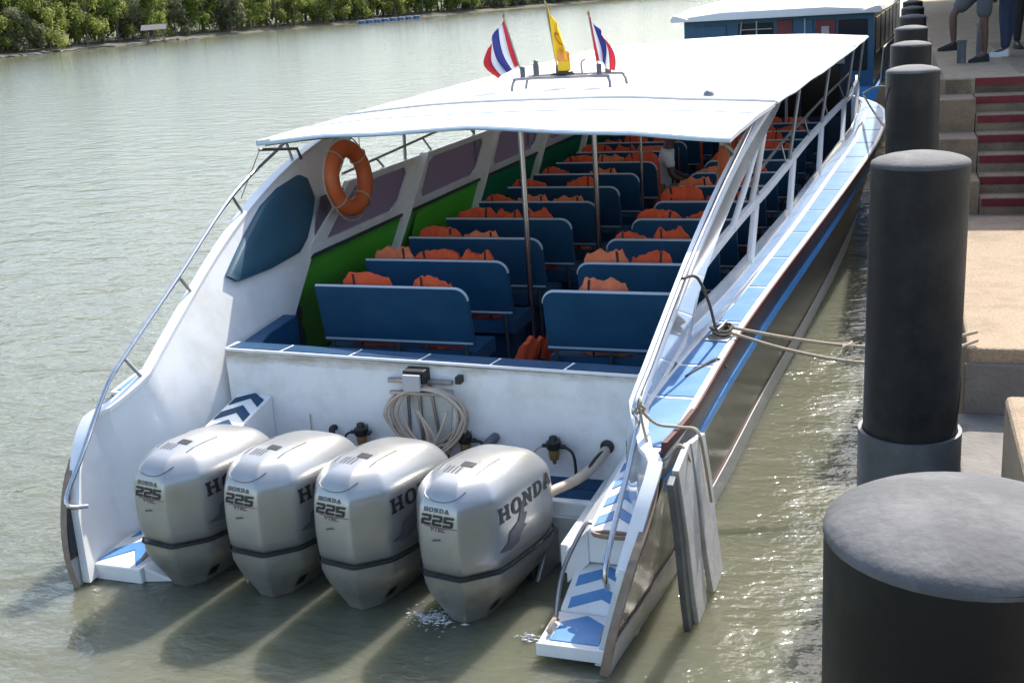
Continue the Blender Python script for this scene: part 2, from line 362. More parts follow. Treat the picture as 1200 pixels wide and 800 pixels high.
for k, (lm, lb) in enumerate(TK):
    for j in range(2): TM.append((k, tree_meshes(k * 7 + j, (7.6, 7.0, 6.6, 5.2)[k] + j * .6, (5.6, 5.2, 5.0, 4.2)[k], lm, 2600)))
rt = random.Random(5)
ROWL = ('at the water edge of the far bank', 'just behind the front mangroves of the far bank', 'deeper in the mangrove belt of the far bank', 'at the back of the mangrove belt of the far bank')
def plant(p, sc, k, sz=1.0, row=0):
    kk, (tm, cm) = TM[k]
    e = empty('mangrove_tree', p, rt.uniform(0, 6.28), TK[kk][1].replace('on the far river bank', ROWL[row]), 'tree', 'mangroves ' + ROWL[row]); e.scale = (sc, sc, sc * sz)
    for nm, m in (('trunk', tm), ('crown', cm)):
        o = bpy.data.objects.new(nm, m); COL.objects.link(o); o.parent = e
acc = 0.0
lens = [0]
for i in range(1, len(SHP)): lens.append(lens[-1] + (SHP[i] - SHP[i-1]).length)
def shore_at(s):
    i = int(np.searchsorted(lens, s)) ; i = max(1, min(i, len(SHP) - 1)); t = (s - lens[i-1]) / (lens[i] - lens[i-1])
    return SHP[i-1].lerp(SHP[i], t), shore_n(i)
for row, (d0, step, smax, hs) in enumerate(((3.2, 3.0, 215, .98), (6.5, 3.6, 260, 1.12), (11, 4.6, 300, 1.3), (18, 6.5, 330, 1.5))):
    s = 38.0
    while s < smax:
        p, n = shore_at(s); q = p + n * (d0 + rt.uniform(-1, 1.4))
        k = rt.choice((0, 1, 1, 1, 2, 2, 3) if row == 0 else (0, 0, 1, 1, 1, 2)) * 2 + rt.randrange(2)
        if s < 78 and row == 0: k = rt.choice((1, 2, 2, 3)) * 2 + rt.randrange(2)
        plant((q.x, q.y, .2 + row * .25), hs * rt.uniform(.8, 1.15), k, rt.uniform(.9, 1.15), row); s += step * rt.uniform(.75, 1.2)

# hut, floats and driftwood on the far bank
p, n = shore_at(100.0)
def pix(px, py, z):
    v = Vector((px - 600, py - 400, 1400)); r = Vector([sum(CR[i][j] * v[j] for j in range(3)) for i in range(3)])
    t = (z - 3.4) / r.z; return Vector((3.3, -6.8, 3.4)) + r * t
hp = pix(183, 48, .35)
h = empty('bank_hut', hp, .5, 'small open hut with pale tin roof at the foot of the mangroves', 'hut'); h.scale = (1.1, 1.1, 1.1)
for sx in (-1, 1):
    for sy in (-1, 1): MB().tube([(sx*.8, sy*.6, -.4), (sx*.8, sy*.6, 1.2)], .05, 6).build('post', 'trunk', h)
MB().prism([(-1.25, -1.0, 1.05), (1.25, -1.0, 1.05), (1.25, 0, 1.55), (-1.25, 0, 1.55)], (0, 0, .05)).build('roof_panel', 'tin_roof', h)
MB().prism([(-1.25, 0.01, 1.55), (1.25, 0.01, 1.55), (1.25, 1.0, 1.05), (-1.25, 1.0, 1.05)], (0, 0, .05)).build('roof_panel', 'tin_roof', h)
MB().box(-.8, .8, -.6, .6, .3, .38).build('platform', 'trunk', h)
fm = MB(); fm.tube([(-.55, 0, .12), (-.5, 0, .12), (.5, 0, .12), (.55, 0, .12)], [.2, .27, .27, .2], 10); fm = fm.mesh('float_body', 'float_blue', 40)
fd = MB().box(-.5, .5, -.3, .3, .36, .46).mesh('float_deck', 'sign_white')
for i in range(8):
    q = pix(424 + i * 9.2, 28 - i * .85, 0)
    e = empty('float', (q.x, q.y, 0), 1.2, 'blue barrel float with white top in a row off the far bank', 'float', 'blue floats moored off the far bank')
    for nm, m in (('barrel', fm), ('float_deck', fd)):
        o = bpy.data.objects.new(nm, m); COL.objects.link(o); o.parent = e
for i in range(26):
    px = 4 + i * 9.0 + rt.uniform(-3, 3); py = float(np.interp(px, (0, 165, 250), (67, 50, 43.5))) + rt.uniform(-.5, 1.5)
    q = pix(px, py, .06); L_ = rt.uniform(.5, 1.3); a = rt.uniform(0, 3.1)
    m = MB().tube(spline([(-L_, 0, 0), (-L_*.2, .1, .08), (L_, -.1, .03)], 3), [.05, .09, .11, .1, .1, .08, .04], 6)
    o = m.build('driftwood', rt.choice(('wood_grey', 'trunk', 'tin_roof')), smooth=60); o.location = (q.x, q.y, .06); o.rotation_euler.z = a
    tag(o, 'weathered driftwood log lying along the water edge of the far bank', 'driftwood', 'driftwood on the far bank')

# ------------------------------------------------------------------ pier: landing, stairs, deck, shelter
PD = Vector((-.045, 1, 0)).normalized()          # pier runs a little towards the boat
PS = Vector((PD.y, -PD.x, 0))
def pp(a, s, z): return Vector((3.42, 0, z)) + PD * a + PS * s    # a along the pier, s inland
def pbox(mb, a0, a1, s0, s1, z0, z1):
    return mb.prism([pp(a0, s0, z0), pp(a0, s1, z0), pp(a1, s1, z0), pp(a1, s0, z0)], (0, 0, z1 - z0))
ZL, ZD, NS = .87, 2.10, 7
rise = (ZD - ZL) / NS; run = .30; A0 = 6.2
tag(pbox(MB(), 1.5, A0 + .05, .1, 9, -.6, ZL).build('pier_landing', 'pier_sand', bevel=.02), kind='structure')
tag(pbox(MB(), 1.46, 1.495, .08, 9, -.6, ZL - .1).build('pier_landing_face', 'pier_grey', bevel=.01), kind='structure')
tag(pbox(MB(), .15, 1.455, .02, 9, -.6, .42).build('lower_landing', 'pier_grey', bevel=.02), kind='structure')
tag(pbox(MB(), -1.4, .12, .22, 9, -.6, 1.02).build('pier_block', 'pier_sand', bevel=.03), kind='structure')
tag(pbox(MB(), A0 + NS * run - .3, 60, .12, 12, 1.2, ZD).build('pier_deck', 'pier_sand', bevel=.02), kind='structure')
tag(pbox(MB(), -14, -1.45, .32, 12, 1.2, ZD).build('near_deck', 'pier_sand', bevel=.02), kind='structure')
st = empty('pier_stair', pp(A0, .1, ZL), label='sandy concrete stairs with red nosing stripes climbing to the pier deck', cat='stairs')
o0 = Vector(st.location)
def child(mb, name, m, **k):
    mb.v = [tuple(Vector(v) - o0) for v in mb.v]; return mb.build(name, m, st, **k)
for i in range(NS):
    z1 = ZL + rise * (i + 1); a = A0 + run * i
    child(pbox(MB(), a, a + run + .02, .44, .90 + .02*i, ZL - .05, z1 - (.0 if i < NS - 1 else .004)), 'step', 'pier_riser', bevel=.012)
    child(pbox(MB(), a - .006, a - .001, .46, .88 + .02*i, z1 - rise * .52, z1 - .012), 'nosing_stripe', 'red_paint')
    if i % 2 == 0:
        zz = ZL + rise * min(i + 2, NS)
        child(pbox(MB(), a, a + 2 * run + .015, 0, .435, ZL - .05, zz - .003 - (.003 if i == NS-1 else 0)), 'bench_step', 'pier_riser', bevel=.015)
rp = empty('pier_ramp', pp(A0, 1.2, ZL), label='ribbed brown ramp beside the red-striped stairs', cat='ramp'); o0 = Vector(rp.location)
m = MB(); sl_ = [pp(A0 - 1.6, .94, ZL + .003), pp(A0 + NS*run, 1.08, ZD + .004), pp(A0 + NS*run, 3.5, ZD + .004), pp(A0 - 1.6, 3.5, ZL + .003)]
m.prism([Vector(v) - o0 for v in sl_], (0, 0, -.15)); m.build('ramp_slab', 'pier_riser', rp)
for k in range(24):
    t = (k + .5) / 24; a = lerp(A0 - 1.6, A0 + NS*run, t); z = lerp(ZL, ZD, t) + .012
    q = MB().bar(pp(a, .98 + .12*t, z) - o0, pp(a + .35, 3.4, z + .18) - o0, .03, .018); q.build('rib', 'paver', rp)
# pavers on the deck beyond the stairs
for i in range(9):
    for j in range(7):
        a = A0 + NS*run + .02 + i * .62; s = .95 + j * .42
        tag(pbox(MB(), a, a + .60, s, s + .40, ZD - .02, ZD + .008).build('paver', 'paver', bpy.data.objects['pier_deck'], bevel=.006))
sh = empty('pier_shelter', pp(14, 3, ZD), label='open-sided shelter roof over the pier deck', cat='shelter'); o0 = Vector(sh.location)
m = MB(); m.prism([pp(9.3, -.08, 5.0) - o0, pp(9.3, 8, 5.0) - o0, pp(40, 8, 5.0) - o0, pp(40, -.08, 5.0) - o0], (0, 0, .12)); m.build('roof', 'tin_roof', sh)
m = MB(); m.prism([pp(9.5, 7.9, ZD) - o0, pp(40, 7.9, ZD) - o0, pp(40, 8.0, ZD) - o0, pp(9.5, 8.0, ZD) - o0], (0, 0, 2.9)); m.build('added_shade_wall', 'pier_riser', sh)  # unseen wall, added to cut the daylight reaching in under the roof
for a in (9.8, 15, 21, 27, 33, 39):
    for s in (5.2, 7.6):
        m = MB(); m.tube([pp(a, s, ZD) - o0, pp(a, s, 5.0) - o0], .09, 10); m.build('post', 'pier_grey', sh)

# piles: black sleeve with a domed cap
PX = [(3.33, -5.41), (3.2, -2.53), (3.05, 1.23), (2.95, 3.75), (2.86, 6.4), (2.78, 9.2), (2.68, 12.2), (2.58, 15.2)]
PL = ['black rubber-sleeved pile with pale worn grey top, by the sandy pier block', 'black pile standing in a grey steel collar near the fender boards',
      'black round-topped pile alongside the bow walkway of the speedboat, before the red-striped stairs',
      'black round-topped pile beside the upper end of the red-striped stairs', None, None, None, None]
for i, (x, y) in enumerate(PX):
    r = .162; lean = (0.0, .028, .02, .015, .01, 0, 0, 0)[i]
    e = empty('mooring_pile', (x, y, 0), 0, PL[i] or 'black round-topped pile in the row along the far pier deck', 'pile', 'mooring piles along the pier'); e.rotation_euler = (0, 0, i * 1.3)
    base = .2 if i != 1 else -1
    s = MB(); prof = []
    rr = random.Random(i)
    n = 40; rings = []
    zs = [-1.0, .5, 1.0, 1.5, 2.0, 2.4, 2.66, 2.742, 2.750]
    for z in zs:
        ring = []
        for k in range(n):
            a = 2 * math.pi * k / n; q = r * (1 + .008 * noise.noise((math.cos(a)*1.5 + i*5, math.sin(a)*1.5, z*1.2)))
            ring.append((q*math.cos(a) + lean * (z - 2.7), q*math.sin(a), z))
        rings.append(ring)
    s.loft(rings); s.build('sleeve', 'pile_sleeve', e, smooth=50)
    c = MB(); c.disc_lathe([(r * 1.003, 2.744), (r * 1.004, 2.749), (r * .985, 2.756), (r * .9, 2.764), (r * .7, 2.774), (r * .4, 2.783), (r * .1, 2.786)], 40)
    c.build('cap', 'pile_cap', e, smooth=60)
    if i in (1,):
        c = MB(); R0, R1 = r * 1.10, r * 1.02
        c.disc_lathe([(R0, -1.0), (R0, 1.80)], 40, (-.027, 0, 0)); c.f = [f for f in c.f if len(f) == 4]
        c.disc_lathe([(R1, 1.5), (R1, 1.80)], 40, (-.027, 0, 0)); c.f = [f for f in c.f if len(f) == 4]
        nn = 40; base_o = nn * 1; c.f += [(nn + k, nn + (k+1) % nn, 3*nn + (k+1) % nn, 3*nn + k) for k in range(nn)]
        c.build('collar', 'pile_steel', e, smooth=50)
    # spiral wrap seam of the sleeve
    sp = [((r * 1.004)*math.cos(a) + lean * (lerp(1.2, 2.66, t) - 2.7), (r * 1.004)*math.sin(a), lerp(1.2, 2.66, t)) for t, a in ((k/40, k/40*math.pi*1.6 + 2.4) for k in range(41))]
    if i < 4: MB().tube(sp, .0035, 5).build('wrap_seam', 'pile_sleeve', e, smooth=60)

# ------------------------------------------------------------------ speedboat
boat = empty('speedboat', (0, 0, 0), label='white open-backed passenger speedboat with rows of blue benches and a white canopy', cat='boat')
ST = [(-1.62, 1.76, .20, 1.74, 1.0), (-1.45, 1.80, .50, 1.75, 1.0), (-.95, 1.90, .88, 1.80, 1.0), (-.4, 1.95, .99, 1.84, 1.0), (0, 1.955, 1.0, 1.86, 1.0), (1, 1.955, 1.0, 1.90, 1.0),
      (2.5, 2.0, 1.0, 1.93, 1.0), (5, 2.12, 1.02, 2.02, 1.02), (7.5, 2.26, 1.08, 2.08, 1.08), (10, 2.37, 1.16, 2.05, 1.16), (12.3, 2.32, 1.25, 1.75, 1.25), (13.5, 1.95, 1.32, 1.2, 1.32), (14.4, 1.2, 1.40, .6, 1.40), (15.0, .12, 1.46, .04, 1.46)]
_d = [Vector((a, b, c)) for a, b, c, _, _ in ST]; S1 = spline(_d, 8); S2 = spline([(a, d, e) for a, _, _, d, e in ST], 8)
YS = [p.x for p in S1]; GX = [p.y for p in S1]; GZ = [p.z for p in S1]; WX = [p.y for p in S2]; ZF = [p.z for p in S2]
def gx(y): return ip(y, YS, GX)
def gz(y): return ip(y, YS, GZ)
def wx(y): return ip(y, YS, WX)
def zf(y): return ip(y, YS, ZF)
def hx(y, z):                       # hull side: half beam at height z
    return lerp(wx(y), ip(y, [-1.62, -.95] + YS[16:], [1.95, 1.95] + GX[16:]) if y < -.4 else gx(y), z / zf(y))
def xi(y): return ip(y, [-1.6, -.95, -.4, 0, .7, 2.2, 5, 8, 10, 12.3, 13.5, 15], [1.80, 1.79, 1.67, 1.675, 1.70, 1.79, 1.90, 2.00, 2.09, 2.04, 1.66, .05])
YB = sorted(set([-1.62 + .1 * k for k in range(20)] + [.4 + .5 * k for k in range(24)] + [12.3 + .15*k for k in range(18)] + [15.0]))
m = MB(); rings = []
for y in [-.48, 0, 2, 4, 6, 8, 10, 11.5, 12.5, 13.3, 14, 14.6, 15]:
    w = wx(y); x3 = hx(y, .3) - .012
    h_ = [(x3, .3), (w - .012, 0), (w * .82, -.45), (0, -.7)]
    rings.append([(a, y, b) for a, b in h_] + [(-a, y, b) for a, b in h_[2::-1]])
m.loft(rings); m.build('hull_bottom', 'chine', boat, smooth=30)
def ymap(mb, s, k=.82):
    if s < 0: mb.v = [(x, y if y > -.7 else -.7 + (y + .7) * k, z) for x, y, z in mb.v]
    return mb
BANDS = [('rub_rail', 'maroon', -.045, .015, .014), ('navy_stripe', 'navy_band', -.21, -.045, .0), ('light_stripe', 'sky_blue', -.285, -.21, .012), ('side_panel', 'hull_dark', -.80, -.285, .0),
         ('boot_line', 'maroon', -.825, -.80, .004), ('chine_strip', 'chine', -1.2, -.825, .012)]
for s in (1, -1):
    for nm, mt, z0, z1, off in BANDS:
        m = MB(); rings = []
        ys = [y for y in YB if y >= (-.98 if s > 0 else -.35)] if nm in ('rub_rail', 'navy_stripe', 'light_stripe') else YB
        for y in ys:
            b, t = zf(y) + z0, zf(y) + z1
            if y < (-.95 if s > 0 else -.36): t = gz(y) if nm == 'side_panel' else min(t, gz(y))
            if nm == 'chine_strip': t = max(t, .02)
            b = min(b, t - .004)
            rings.append([(s * (hx(y, b) + off - .03), y, b), (s * (hx(y, b) + off), y, b), (s * (hx(y, t) + off), y, t), (s * (hx(y, t) + off - .03), y, t)])
        m.loft(rings); ymap(m, s); m.build(nm, mt, boat, smooth=35)
    # stern edge board, walkway deck, coaming
    m = MB(); pts = spline([(s * (hx(-.93, .86) - .02), -.93, .885), (s * (hx(-1.2, .7) - .02), -1.22, .72), (s * (hx(-1.47, .5) - .02), -1.47, .5), (s * (hx(-1.61, .2) - .02), -1.63, .2), (s * (hx(-1.61, -.1) - .02), -1.635, -.1)], 5)
    rings = [[p + Vector((s*.028, 0, -.008)), p + Vector((s*.028, 0, .012)), p + Vector((-s*.018, 0, .012)), p + Vector((-s*.018, 0, -.008))] for p in pts]
    m.loft(rings); ymap(m, s); m.build('stern_edge', 'brown_edge', boat)
    m = MB(); rings = []
    for y in [q for q in YB if q >= (-.93 if s > 0 else -.70)]:
        z = gz(y); rings.append([(s * (gx(y) + .004), y, z - .03), (s * (gx(y) + .004), y, z + .022), (s * (xi(y)), y, z + .022), (s * xi(y), y, z - .03)])
    m.loft(rings); m.build('walkway', 'white_trim', boat, smooth=30)
    y = -.85 if s > 0 else -.62
    k = 0
    while y < 13.0:
        y1 = y + (.62 if y < 0 else 1.02); yy = [lerp(y + .024, y1 - .024, j / 4) for j in range(5)]
        m = MB(); rings = []
        for q in yy:
            z = gz(q) + .022; a, b = xi(q) + .028, gx(q) - .032
            rings.append([(s*a, q, z - .002), (s*a, q, z + .006), (s*b, q, z + .006), (s*b, q, z - .002)])
        m.loft(rings); m.build('deck_tile', 'deck_tile', boat); y = y1
    m = MB(); rings = []
    for q in [q for q in YB if (.35 if s > 0 else .45) <= q <= 13.6]:
        z = gz(q) + .018; h_ = .17
        rings.append([(s*(xi(q) + .004), q, z), (s*(xi(q) - .055), q, z + h_), (s*(xi(q) - .075), q, z + h_), (s*(xi(q) - .075), q, .32)])
    m.loft(rings, cap=False); m.build('coaming', 'coaming', boat, smooth=30)

# side wings that sweep up into the canopy arch
TOP = spline([(-1.43, .47, 0), (-1.24, .74, 0), (-1.0, .92, 0), (-.73, 1.03, 0), (-.28, 1.27, 0), (.6, 1.71, 0), (1.4, 2.01, 0), (2.25, 2.22, 0), (3.3, 2.37, 0)], 5)
def ztop(y): return ip(y, [-1.58] + [p.x for p in TOP], [.06] + [p.y for p in TOP])
PROFP = [(3.45, 2.30), (2.92, 2.20), (2.2, 1.76), (1.62, 1.37), (.98, .88), (.80, .33), (.30, .33), (-.10, .33), (-.45, .33), (-.70, .05), (-1.0, .02), (-1.3, .02), (-1.58, .02)]
PROFS = [(3.75, 2.29), (2.95, 2.10), (2.1, 1.91), (1.45, 1.68), (1.1, 1.49), (.92, 1.36), (.82, 1.15), (.75, .33), (.30, .33), (-.10, .33), (-.45, .33), (-.70, .05), (-1.0, .02), (-1.3, .02), (-1.58, .02)]
def grid_poly(prof, nz=9):
    """fill the profile with a column grid so that the face can bend: returns columns of (y, z)"""
    top = [(p.x, p.y) for p in TOP]; ys = sorted(set([round(p[0], 3) for p in top] + [round(p[0], 3) for p in prof])); cols = []
    tx, tz = [p[0] for p in top], [p[1] for p in top]; low = sorted(prof); lx, lz_ = [p[0] for p in low], [p[1] for p in low]
    for y in ys:
        if y < tx[0]: zt = lerp(.02, .5, (y + 1.58) / (tx[0] + 1.58))
        else: zt = ip(y, tx, tz)
        zb = ip(y, lx, lz_); zb = min(zb, zt - .004); cols.append([(y, lerp(zb, zt, k / nz)) for k in range(nz + 1)])
    return cols
for s in (1, -1):
    def outer(z, y=0.0): return (1.66 + .17 * (z - .9) if z > .9 else 1.66 + .0 * z) if y > -.6 else lerp(1.66 + .17 * max(0, z - .9), min(hx(y, z) - .030, 1.90), min(1, (-.6 - y) / .4))
    def inner(z, y=0.5):
        f = min(1, max(0, (z - .40) / max(.1, ztop(y) - .40)))
        b = outer(z, y) - .055
        if s > 0: a = lerp(1.555, b, f ** 1.5)
        else: a = lerp(lerp(1.395, 1.50, min(1, max(0, (y - .3) / 1.0))), b, f)
        if y < .0: a = lerp(a, b, min(1, -y / .75))
        return min(a, outer(z, y) - .045)
    cols = grid_poly(PROFS if s > 0 else PROFP); nz = len(cols[0])
    rings = []
    for c in cols:
        rings.append([(s * outer(z, y), y, z) for y, z in c] + [(s * inner(z, y), y, z) for y, z in c[::-1]])
    m = MB(); m.loft(rings); ymap(m, s)
    m.build('side_wing', 'coaming' if s > 0 else 'white_gelcoat', boat, smooth=25)
    # bright moulding along the wing's top edge
    m = MB(); rings = []
    for p in TOP:
        x0, x1 = inner(p.y, p.x) - .012, outer(p.y, p.x) + .012
        rings.append([(s*x0, p.x, p.y - .015), (s*x0, p.x, p.y + .012), (s*x1, p.x, p.y + .012), (s*x1, p.x, p.y - .015)])
    m.loft(rings); ymap(m, s); m.build('wing_cap', 'white_trim', boat, smooth=25)
    # handrail standing off the wing
    off = .13
    if s > 0: pts = [(1.70, -1.42, .38), (1.70, -1.40, .55), (1.72, -.78, 1.02), (1.73, -.86, 1.18), (1.74, -.5, 1.31), (1.76, .3, 1.60), (1.82, 1.2, 1.96), (1.86, 2.2, 2.24), (1.86, 2.7, 2.36)]
    else: pts = [(-1.70, -1.28, .47), (-1.79, -1.36, .52), (-1.79, -1.16, .75), (-1.78, -.84, 1.10), (-1.77, -.64, 1.24), (-1.78, .08, 1.61), (-1.82, .93, 2.03), (-1.87, 1.75, 2.27), (-1.88, 1.95, 2.33)]
    m = MB(); m.tube(spline(pts, 6), .016, 8); hr = m.build('handrail', 'steel', boat, smooth=60)
    for y in (-.62, .12, 1.0, 1.9):
        z = ip(y, [p.x for p in TOP], [p.y for p in TOP]); q = min(spline(pts, 8), key=lambda v: abs(v.y - y) + abs(v.z - z - .12))
        MB().tube([(s * (inner(z, y) + outer(z, y)) / 2, y + .02, z), q], .012, 6).build('rail_stanchion', 'steel_dull', hr, smooth=60)

# transom wall, ledge, engine well
m = MB(); m.prism([(-1.43, 0, .3), (1.56, 0, .3), (1.56, 0, 1.055), (.2, 0, 1.072), (-1.43, 0, 1.113)], (0, .09, 0)); tw = m.build('transom_wall', 'wall_white', boat, bevel=.008)
def lz(x): return 1.075 - .017 * x + .012
m = MB(); m.prism([(-1.42, -.012, lz(-1.5)), (1.555, -.012, lz(1.555)), (1.555, .15, lz(1.555)), (-1.42, .15, lz(-1.5))], (0, 0, .016)); lg = m.build('transom_ledge', 'white_trim', boat)
xs = [-1.41, -.98, -.45, .06, .56, 1.06, 1.54]
for a, b in zip(xs[:-1], xs[1:]):
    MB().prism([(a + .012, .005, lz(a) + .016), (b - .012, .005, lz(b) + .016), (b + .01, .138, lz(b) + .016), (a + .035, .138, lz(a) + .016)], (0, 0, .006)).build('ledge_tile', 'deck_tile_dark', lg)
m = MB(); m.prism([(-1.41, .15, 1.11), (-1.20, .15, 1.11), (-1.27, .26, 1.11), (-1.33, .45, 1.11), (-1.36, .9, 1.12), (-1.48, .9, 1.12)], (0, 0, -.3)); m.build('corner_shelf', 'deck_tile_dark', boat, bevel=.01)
m = MB(); m.box(-1.38, 1.5, .02, .148, .33, 1.05); m.build('transom_locker', 'cabin_navy', boat)
MB().box(-1.35, 1.36, -.38, .0, .30, .36).build('well_floor', 'white_gelcoat', boat, bevel=.01)
for i in range(5):
    for j in range(2):
        a = -1.3 + i * .53; MB().box(a, a + .505, -.36 + j*.175, -.36 + j*.175 + .16, .36, .367).build('well_tile', 'deck_tile_dark', boat)  # dark tile: shade from wall and motors is put into the colour
MB().box(-1.34, 1.35, -.44, -.382, -.3, .39).build('motor_board', 'white_gelcoat', boat, bevel=.012)

# stern platforms (steps) each side
def chevrons(parent, quad, n, mt, ph=0.0, lift=.006):
    """blue chevron bands on a four-cornered deck: quad = aft-in, aft-out, fwd-out, fwd-in"""
    A, B, C_, D = [Vector(q) for q in quad]
    def P(u, v): return A.lerp(B, u).lerp(D.lerp(C_, u), min(max(v, 0), 1))
    up = Vector((0, 0, lift))
    for k in range(n):
        v0 = (k + ph) / n; w = .48 / n; dv = .55 / n
        m = MB()
        for u0, u1, a0, a1 in ((.04, .5, 0, dv), (.5, .96, dv, 0)):
            q = [P(u0, v0 + a0), P(u1, v0 + a1), P(u1, v0 + a1 + w), P(u0, v0 + a0 + w)]
            m.prism([p + up * .2 for p in q], up * .8)
        m.build('chevron', mt, parent)
sp = MB(); sp.prism([(1.34, -1.57, .10), (1.75, -1.57, .10), (1.78, -1.22, .10), (1.34, -1.22, .10)], (0, 0, -.06)); pl = sp.build('swim_step', 'white_gelcoat', boat, bevel=.012)
MB().prism([(1.40, -1.53, .10), (1.67, -1.53, .10), (1.66, -1.34, .10), (1.53, -1.25, .10), (1.41, -1.34, .10)], (0, 0, .006)).build('tread_pad', 'deck_tile', pl)
MB().box(1.34, 1.74, -1.582, -1.572, .03, .106).build('step_lip', 'white_trim', boat, bevel=.006)
sp = MB(); sp.prism([(1.36, -1.22, .112), (1.79, -1.22, .112), (1.80, -.97, .285), (1.40, -.97, .285)], (0, 0, -.2)); pl = sp.build('swim_step', 'white_gelcoat', boat, bevel=.012)
chevrons(pl, [(1.39, -1.215, .115), (1.77, -1.215, .115), (1.77, -.99, .271), (1.42, -.99, .271)], 2, 'deck_tile')
DQ = [(1.49, -1.10, .50), (1.78, -1.10, .50), (1.72, .0, .63), (1.49, .0, .63)]
sp = MB(); sp.prism([(1.48, -1.02, .505), (1.84, -1.02, .505), (1.62, .0, .63), (1.48, .0, .63)], (0, 0, -.2)); pl = sp.build('side_step', 'white_gelcoat', boat, bevel=.01)
chevrons(pl, [(1.495, -1.0, .507), (1.775, -1.0, .507), (1.59, 0, .63), (1.495, 0, .63)], 5, 'deck_tile', .1)
MB().box(1.30, 1.345, -.98, .0, .2, .38).build('well_side', 'white_gelcoat', boat, bevel=.01)
MB().prism([(1.345, -1.02, .36), (1.48, -1.02, .50), (1.48, 0, .625), (1.345, 0, .42)], (0, 0, -.2)).build('well_side', 'white_gelcoat', boat, bevel=.005)
m = MB(); pts = [Vector((1.63 + .11*math.cos(t), -1.045 + .028*math.sin(t), .50)) for t in np.linspace(0, 2*math.pi, 17)[:-1]]
m.tube(pts, .014, 6, closed=True); m.build('grab_handle', 'brown_edge', boat, smooth=60)
m = MB(); m.tube(spline([(1.38, -1.35, .12), (1.39, -1.22, .34), (1.46, -1.02, .52), (1.50, -.99, .535)], 5), .013, 6); m.build('step_rail', 'steel_dull', boat, smooth=60)
for x in (1.39, 1.68): MB().tube([(x, -1.50, .12), (x, -1.47, .15), (x, -1.38, .15), (x, -1.35, .12)], .012, 6).build('step_cleat', 'brown_edge', boat, smooth=60)
# port side
sp = MB(); sp.prism([(-1.74, -1.33, .10), (-1.34, -1.33, .10), (-1.34, -.48, .10), (-1.74, -.48, .10)], (0, 0, -.14)); pl = sp.build('swim_step', 'white_gelcoat', boat, bevel=.012)
chevrons(pl, [(-1.70, -1.30, .10), (-1.38, -1.30, .10), (-1.38, -.60, .10), (-1.70, -.60, .10)], 2, 'deck_tile')
MB().prism([(-1.34, -1.30, .10), (-1.12, -1.24, -.02), (-1.12, -.6, -.02), (-1.34, -.6, .10)], (0, 0, -.3)).build('sponson_side', 'white_gelcoat', boat, bevel=.01)
MB().tube([(-1.38, -1.25, .12), (-1.37, -1.2, .15), (-1.36, -1.08, .15), (-1.36, -1.04, .12)], .013, 6).build('step_cleat', 'brown_edge', boat, smooth=60)
m = MB(); m.prism([(-1.36, .0, .80), (-1.09, .0, .80), (-1.09, -.95, .62), (-1.36, -.95, .62)], (0, 0, -.42)); pl = m.build('side_step', 'white_gelcoat', boat, bevel=.01)
chevrons(pl, [(-1.35, -.95, .62), (-1.10, -.95, .62), (-1.10, 0, .80), (-1.35, 0, .80)], 5, 'deck_tile_dark', .1)  # dark tile copy: the shade on the upper port step is painted in

# cabin: floor, inner linings, pillars, sill rails, window band, curtains, bulkhead
MB().box(-1.62, 1.62, .25, 13, .33, .42).build('cabin_floor', 'cabin_floor', boat)
def psx(y): return xi(y) - .07          # x of the cabin side at the pillar foot
for s in (1, -1):
    m = MB(); rings = []
    for y in np.linspace(.8, 13, 20):
        x = psx(y) - .03; rings.append([(s*x, y, .42), (s*x, y, 1.10), (s*(x - .02), y, 1.10), (s*(x - .02), y, .42)])
    m.loft(rings); m.build('side_lining', 'cabin_dark', boat, smooth=30)
    # roof stanchions above the sill
    for y in ((5.2, 7.4, 9.6, 11.8) if s > 0 else (3.85, 5.9, 7.95, 10.0, 12.0)):
        x = psx(y) - .04; MB().tube([(s*x, y, 1.44 if s < 0 else 1.62), (s*(x + .08), y + .25, 2.40)], .018, 8).build('roof_stanchion', 'steel_dull', boat, smooth=60)
    # sill rail
    if s < 0: continue
    pts = [(s * (psx(y) - .04), y, ip(y, [.9, 1.6, 2.6, 4, 6.2, 8.9, 12.4], [1.30, 1.42, 1.49, 1.53, 1.64, 1.71, 1.78]) if s > 0 else 1.44) for y in np.linspace(.95 if s > 0 else 1.7, 12.4, 24)]
    m = MB(); rings = [[(p[0] - .028, p[1], p[2] - .03), (p[0] + .028, p[1], p[2] - .03), (p[0] + .028, p[1], p[2] + .03), (p[0] - .028, p[1], p[2] + .03)] for p in pts]
    m.loft(rings); m.build('sill_rail', 'white_trim' if s > 0 else 'cabin_dark', boat, bevel=.008)
    for y in (3.2, 5.1, 7.1, 9.1, 11.1):
        x = psx(y); m = MB(); zt = ip(y + .2, [2.6, 4, 6.2, 8.9, 12.4], [1.49, 1.53, 1.64, 1.71, 1.78]) if s > 0 else 1.44; m.bar((s*(x + .01), y - .34, 1.10), (s*(x - .03), y + .20 + (zt - 1.45), zt), .05, .10, (0, 1, 0)); m.build('pillar', 'white_trim', boat, bevel=.012)
# V struts under the starboard arch
MB().tube([(1.84, 3.1, 2.20), (1.77, 2.72, 1.80), (1.70, 2.45, 1.49)], .026, 8).build('arch_strut', 'white_trim', boat, smooth=60)
MB().tube([(1.85, 3.18, 2.20), (1.79, 3.22, 1.85), (1.71, 3.35, 1.52)], .026, 8).build('arch_strut', 'white_trim', boat, smooth=60)
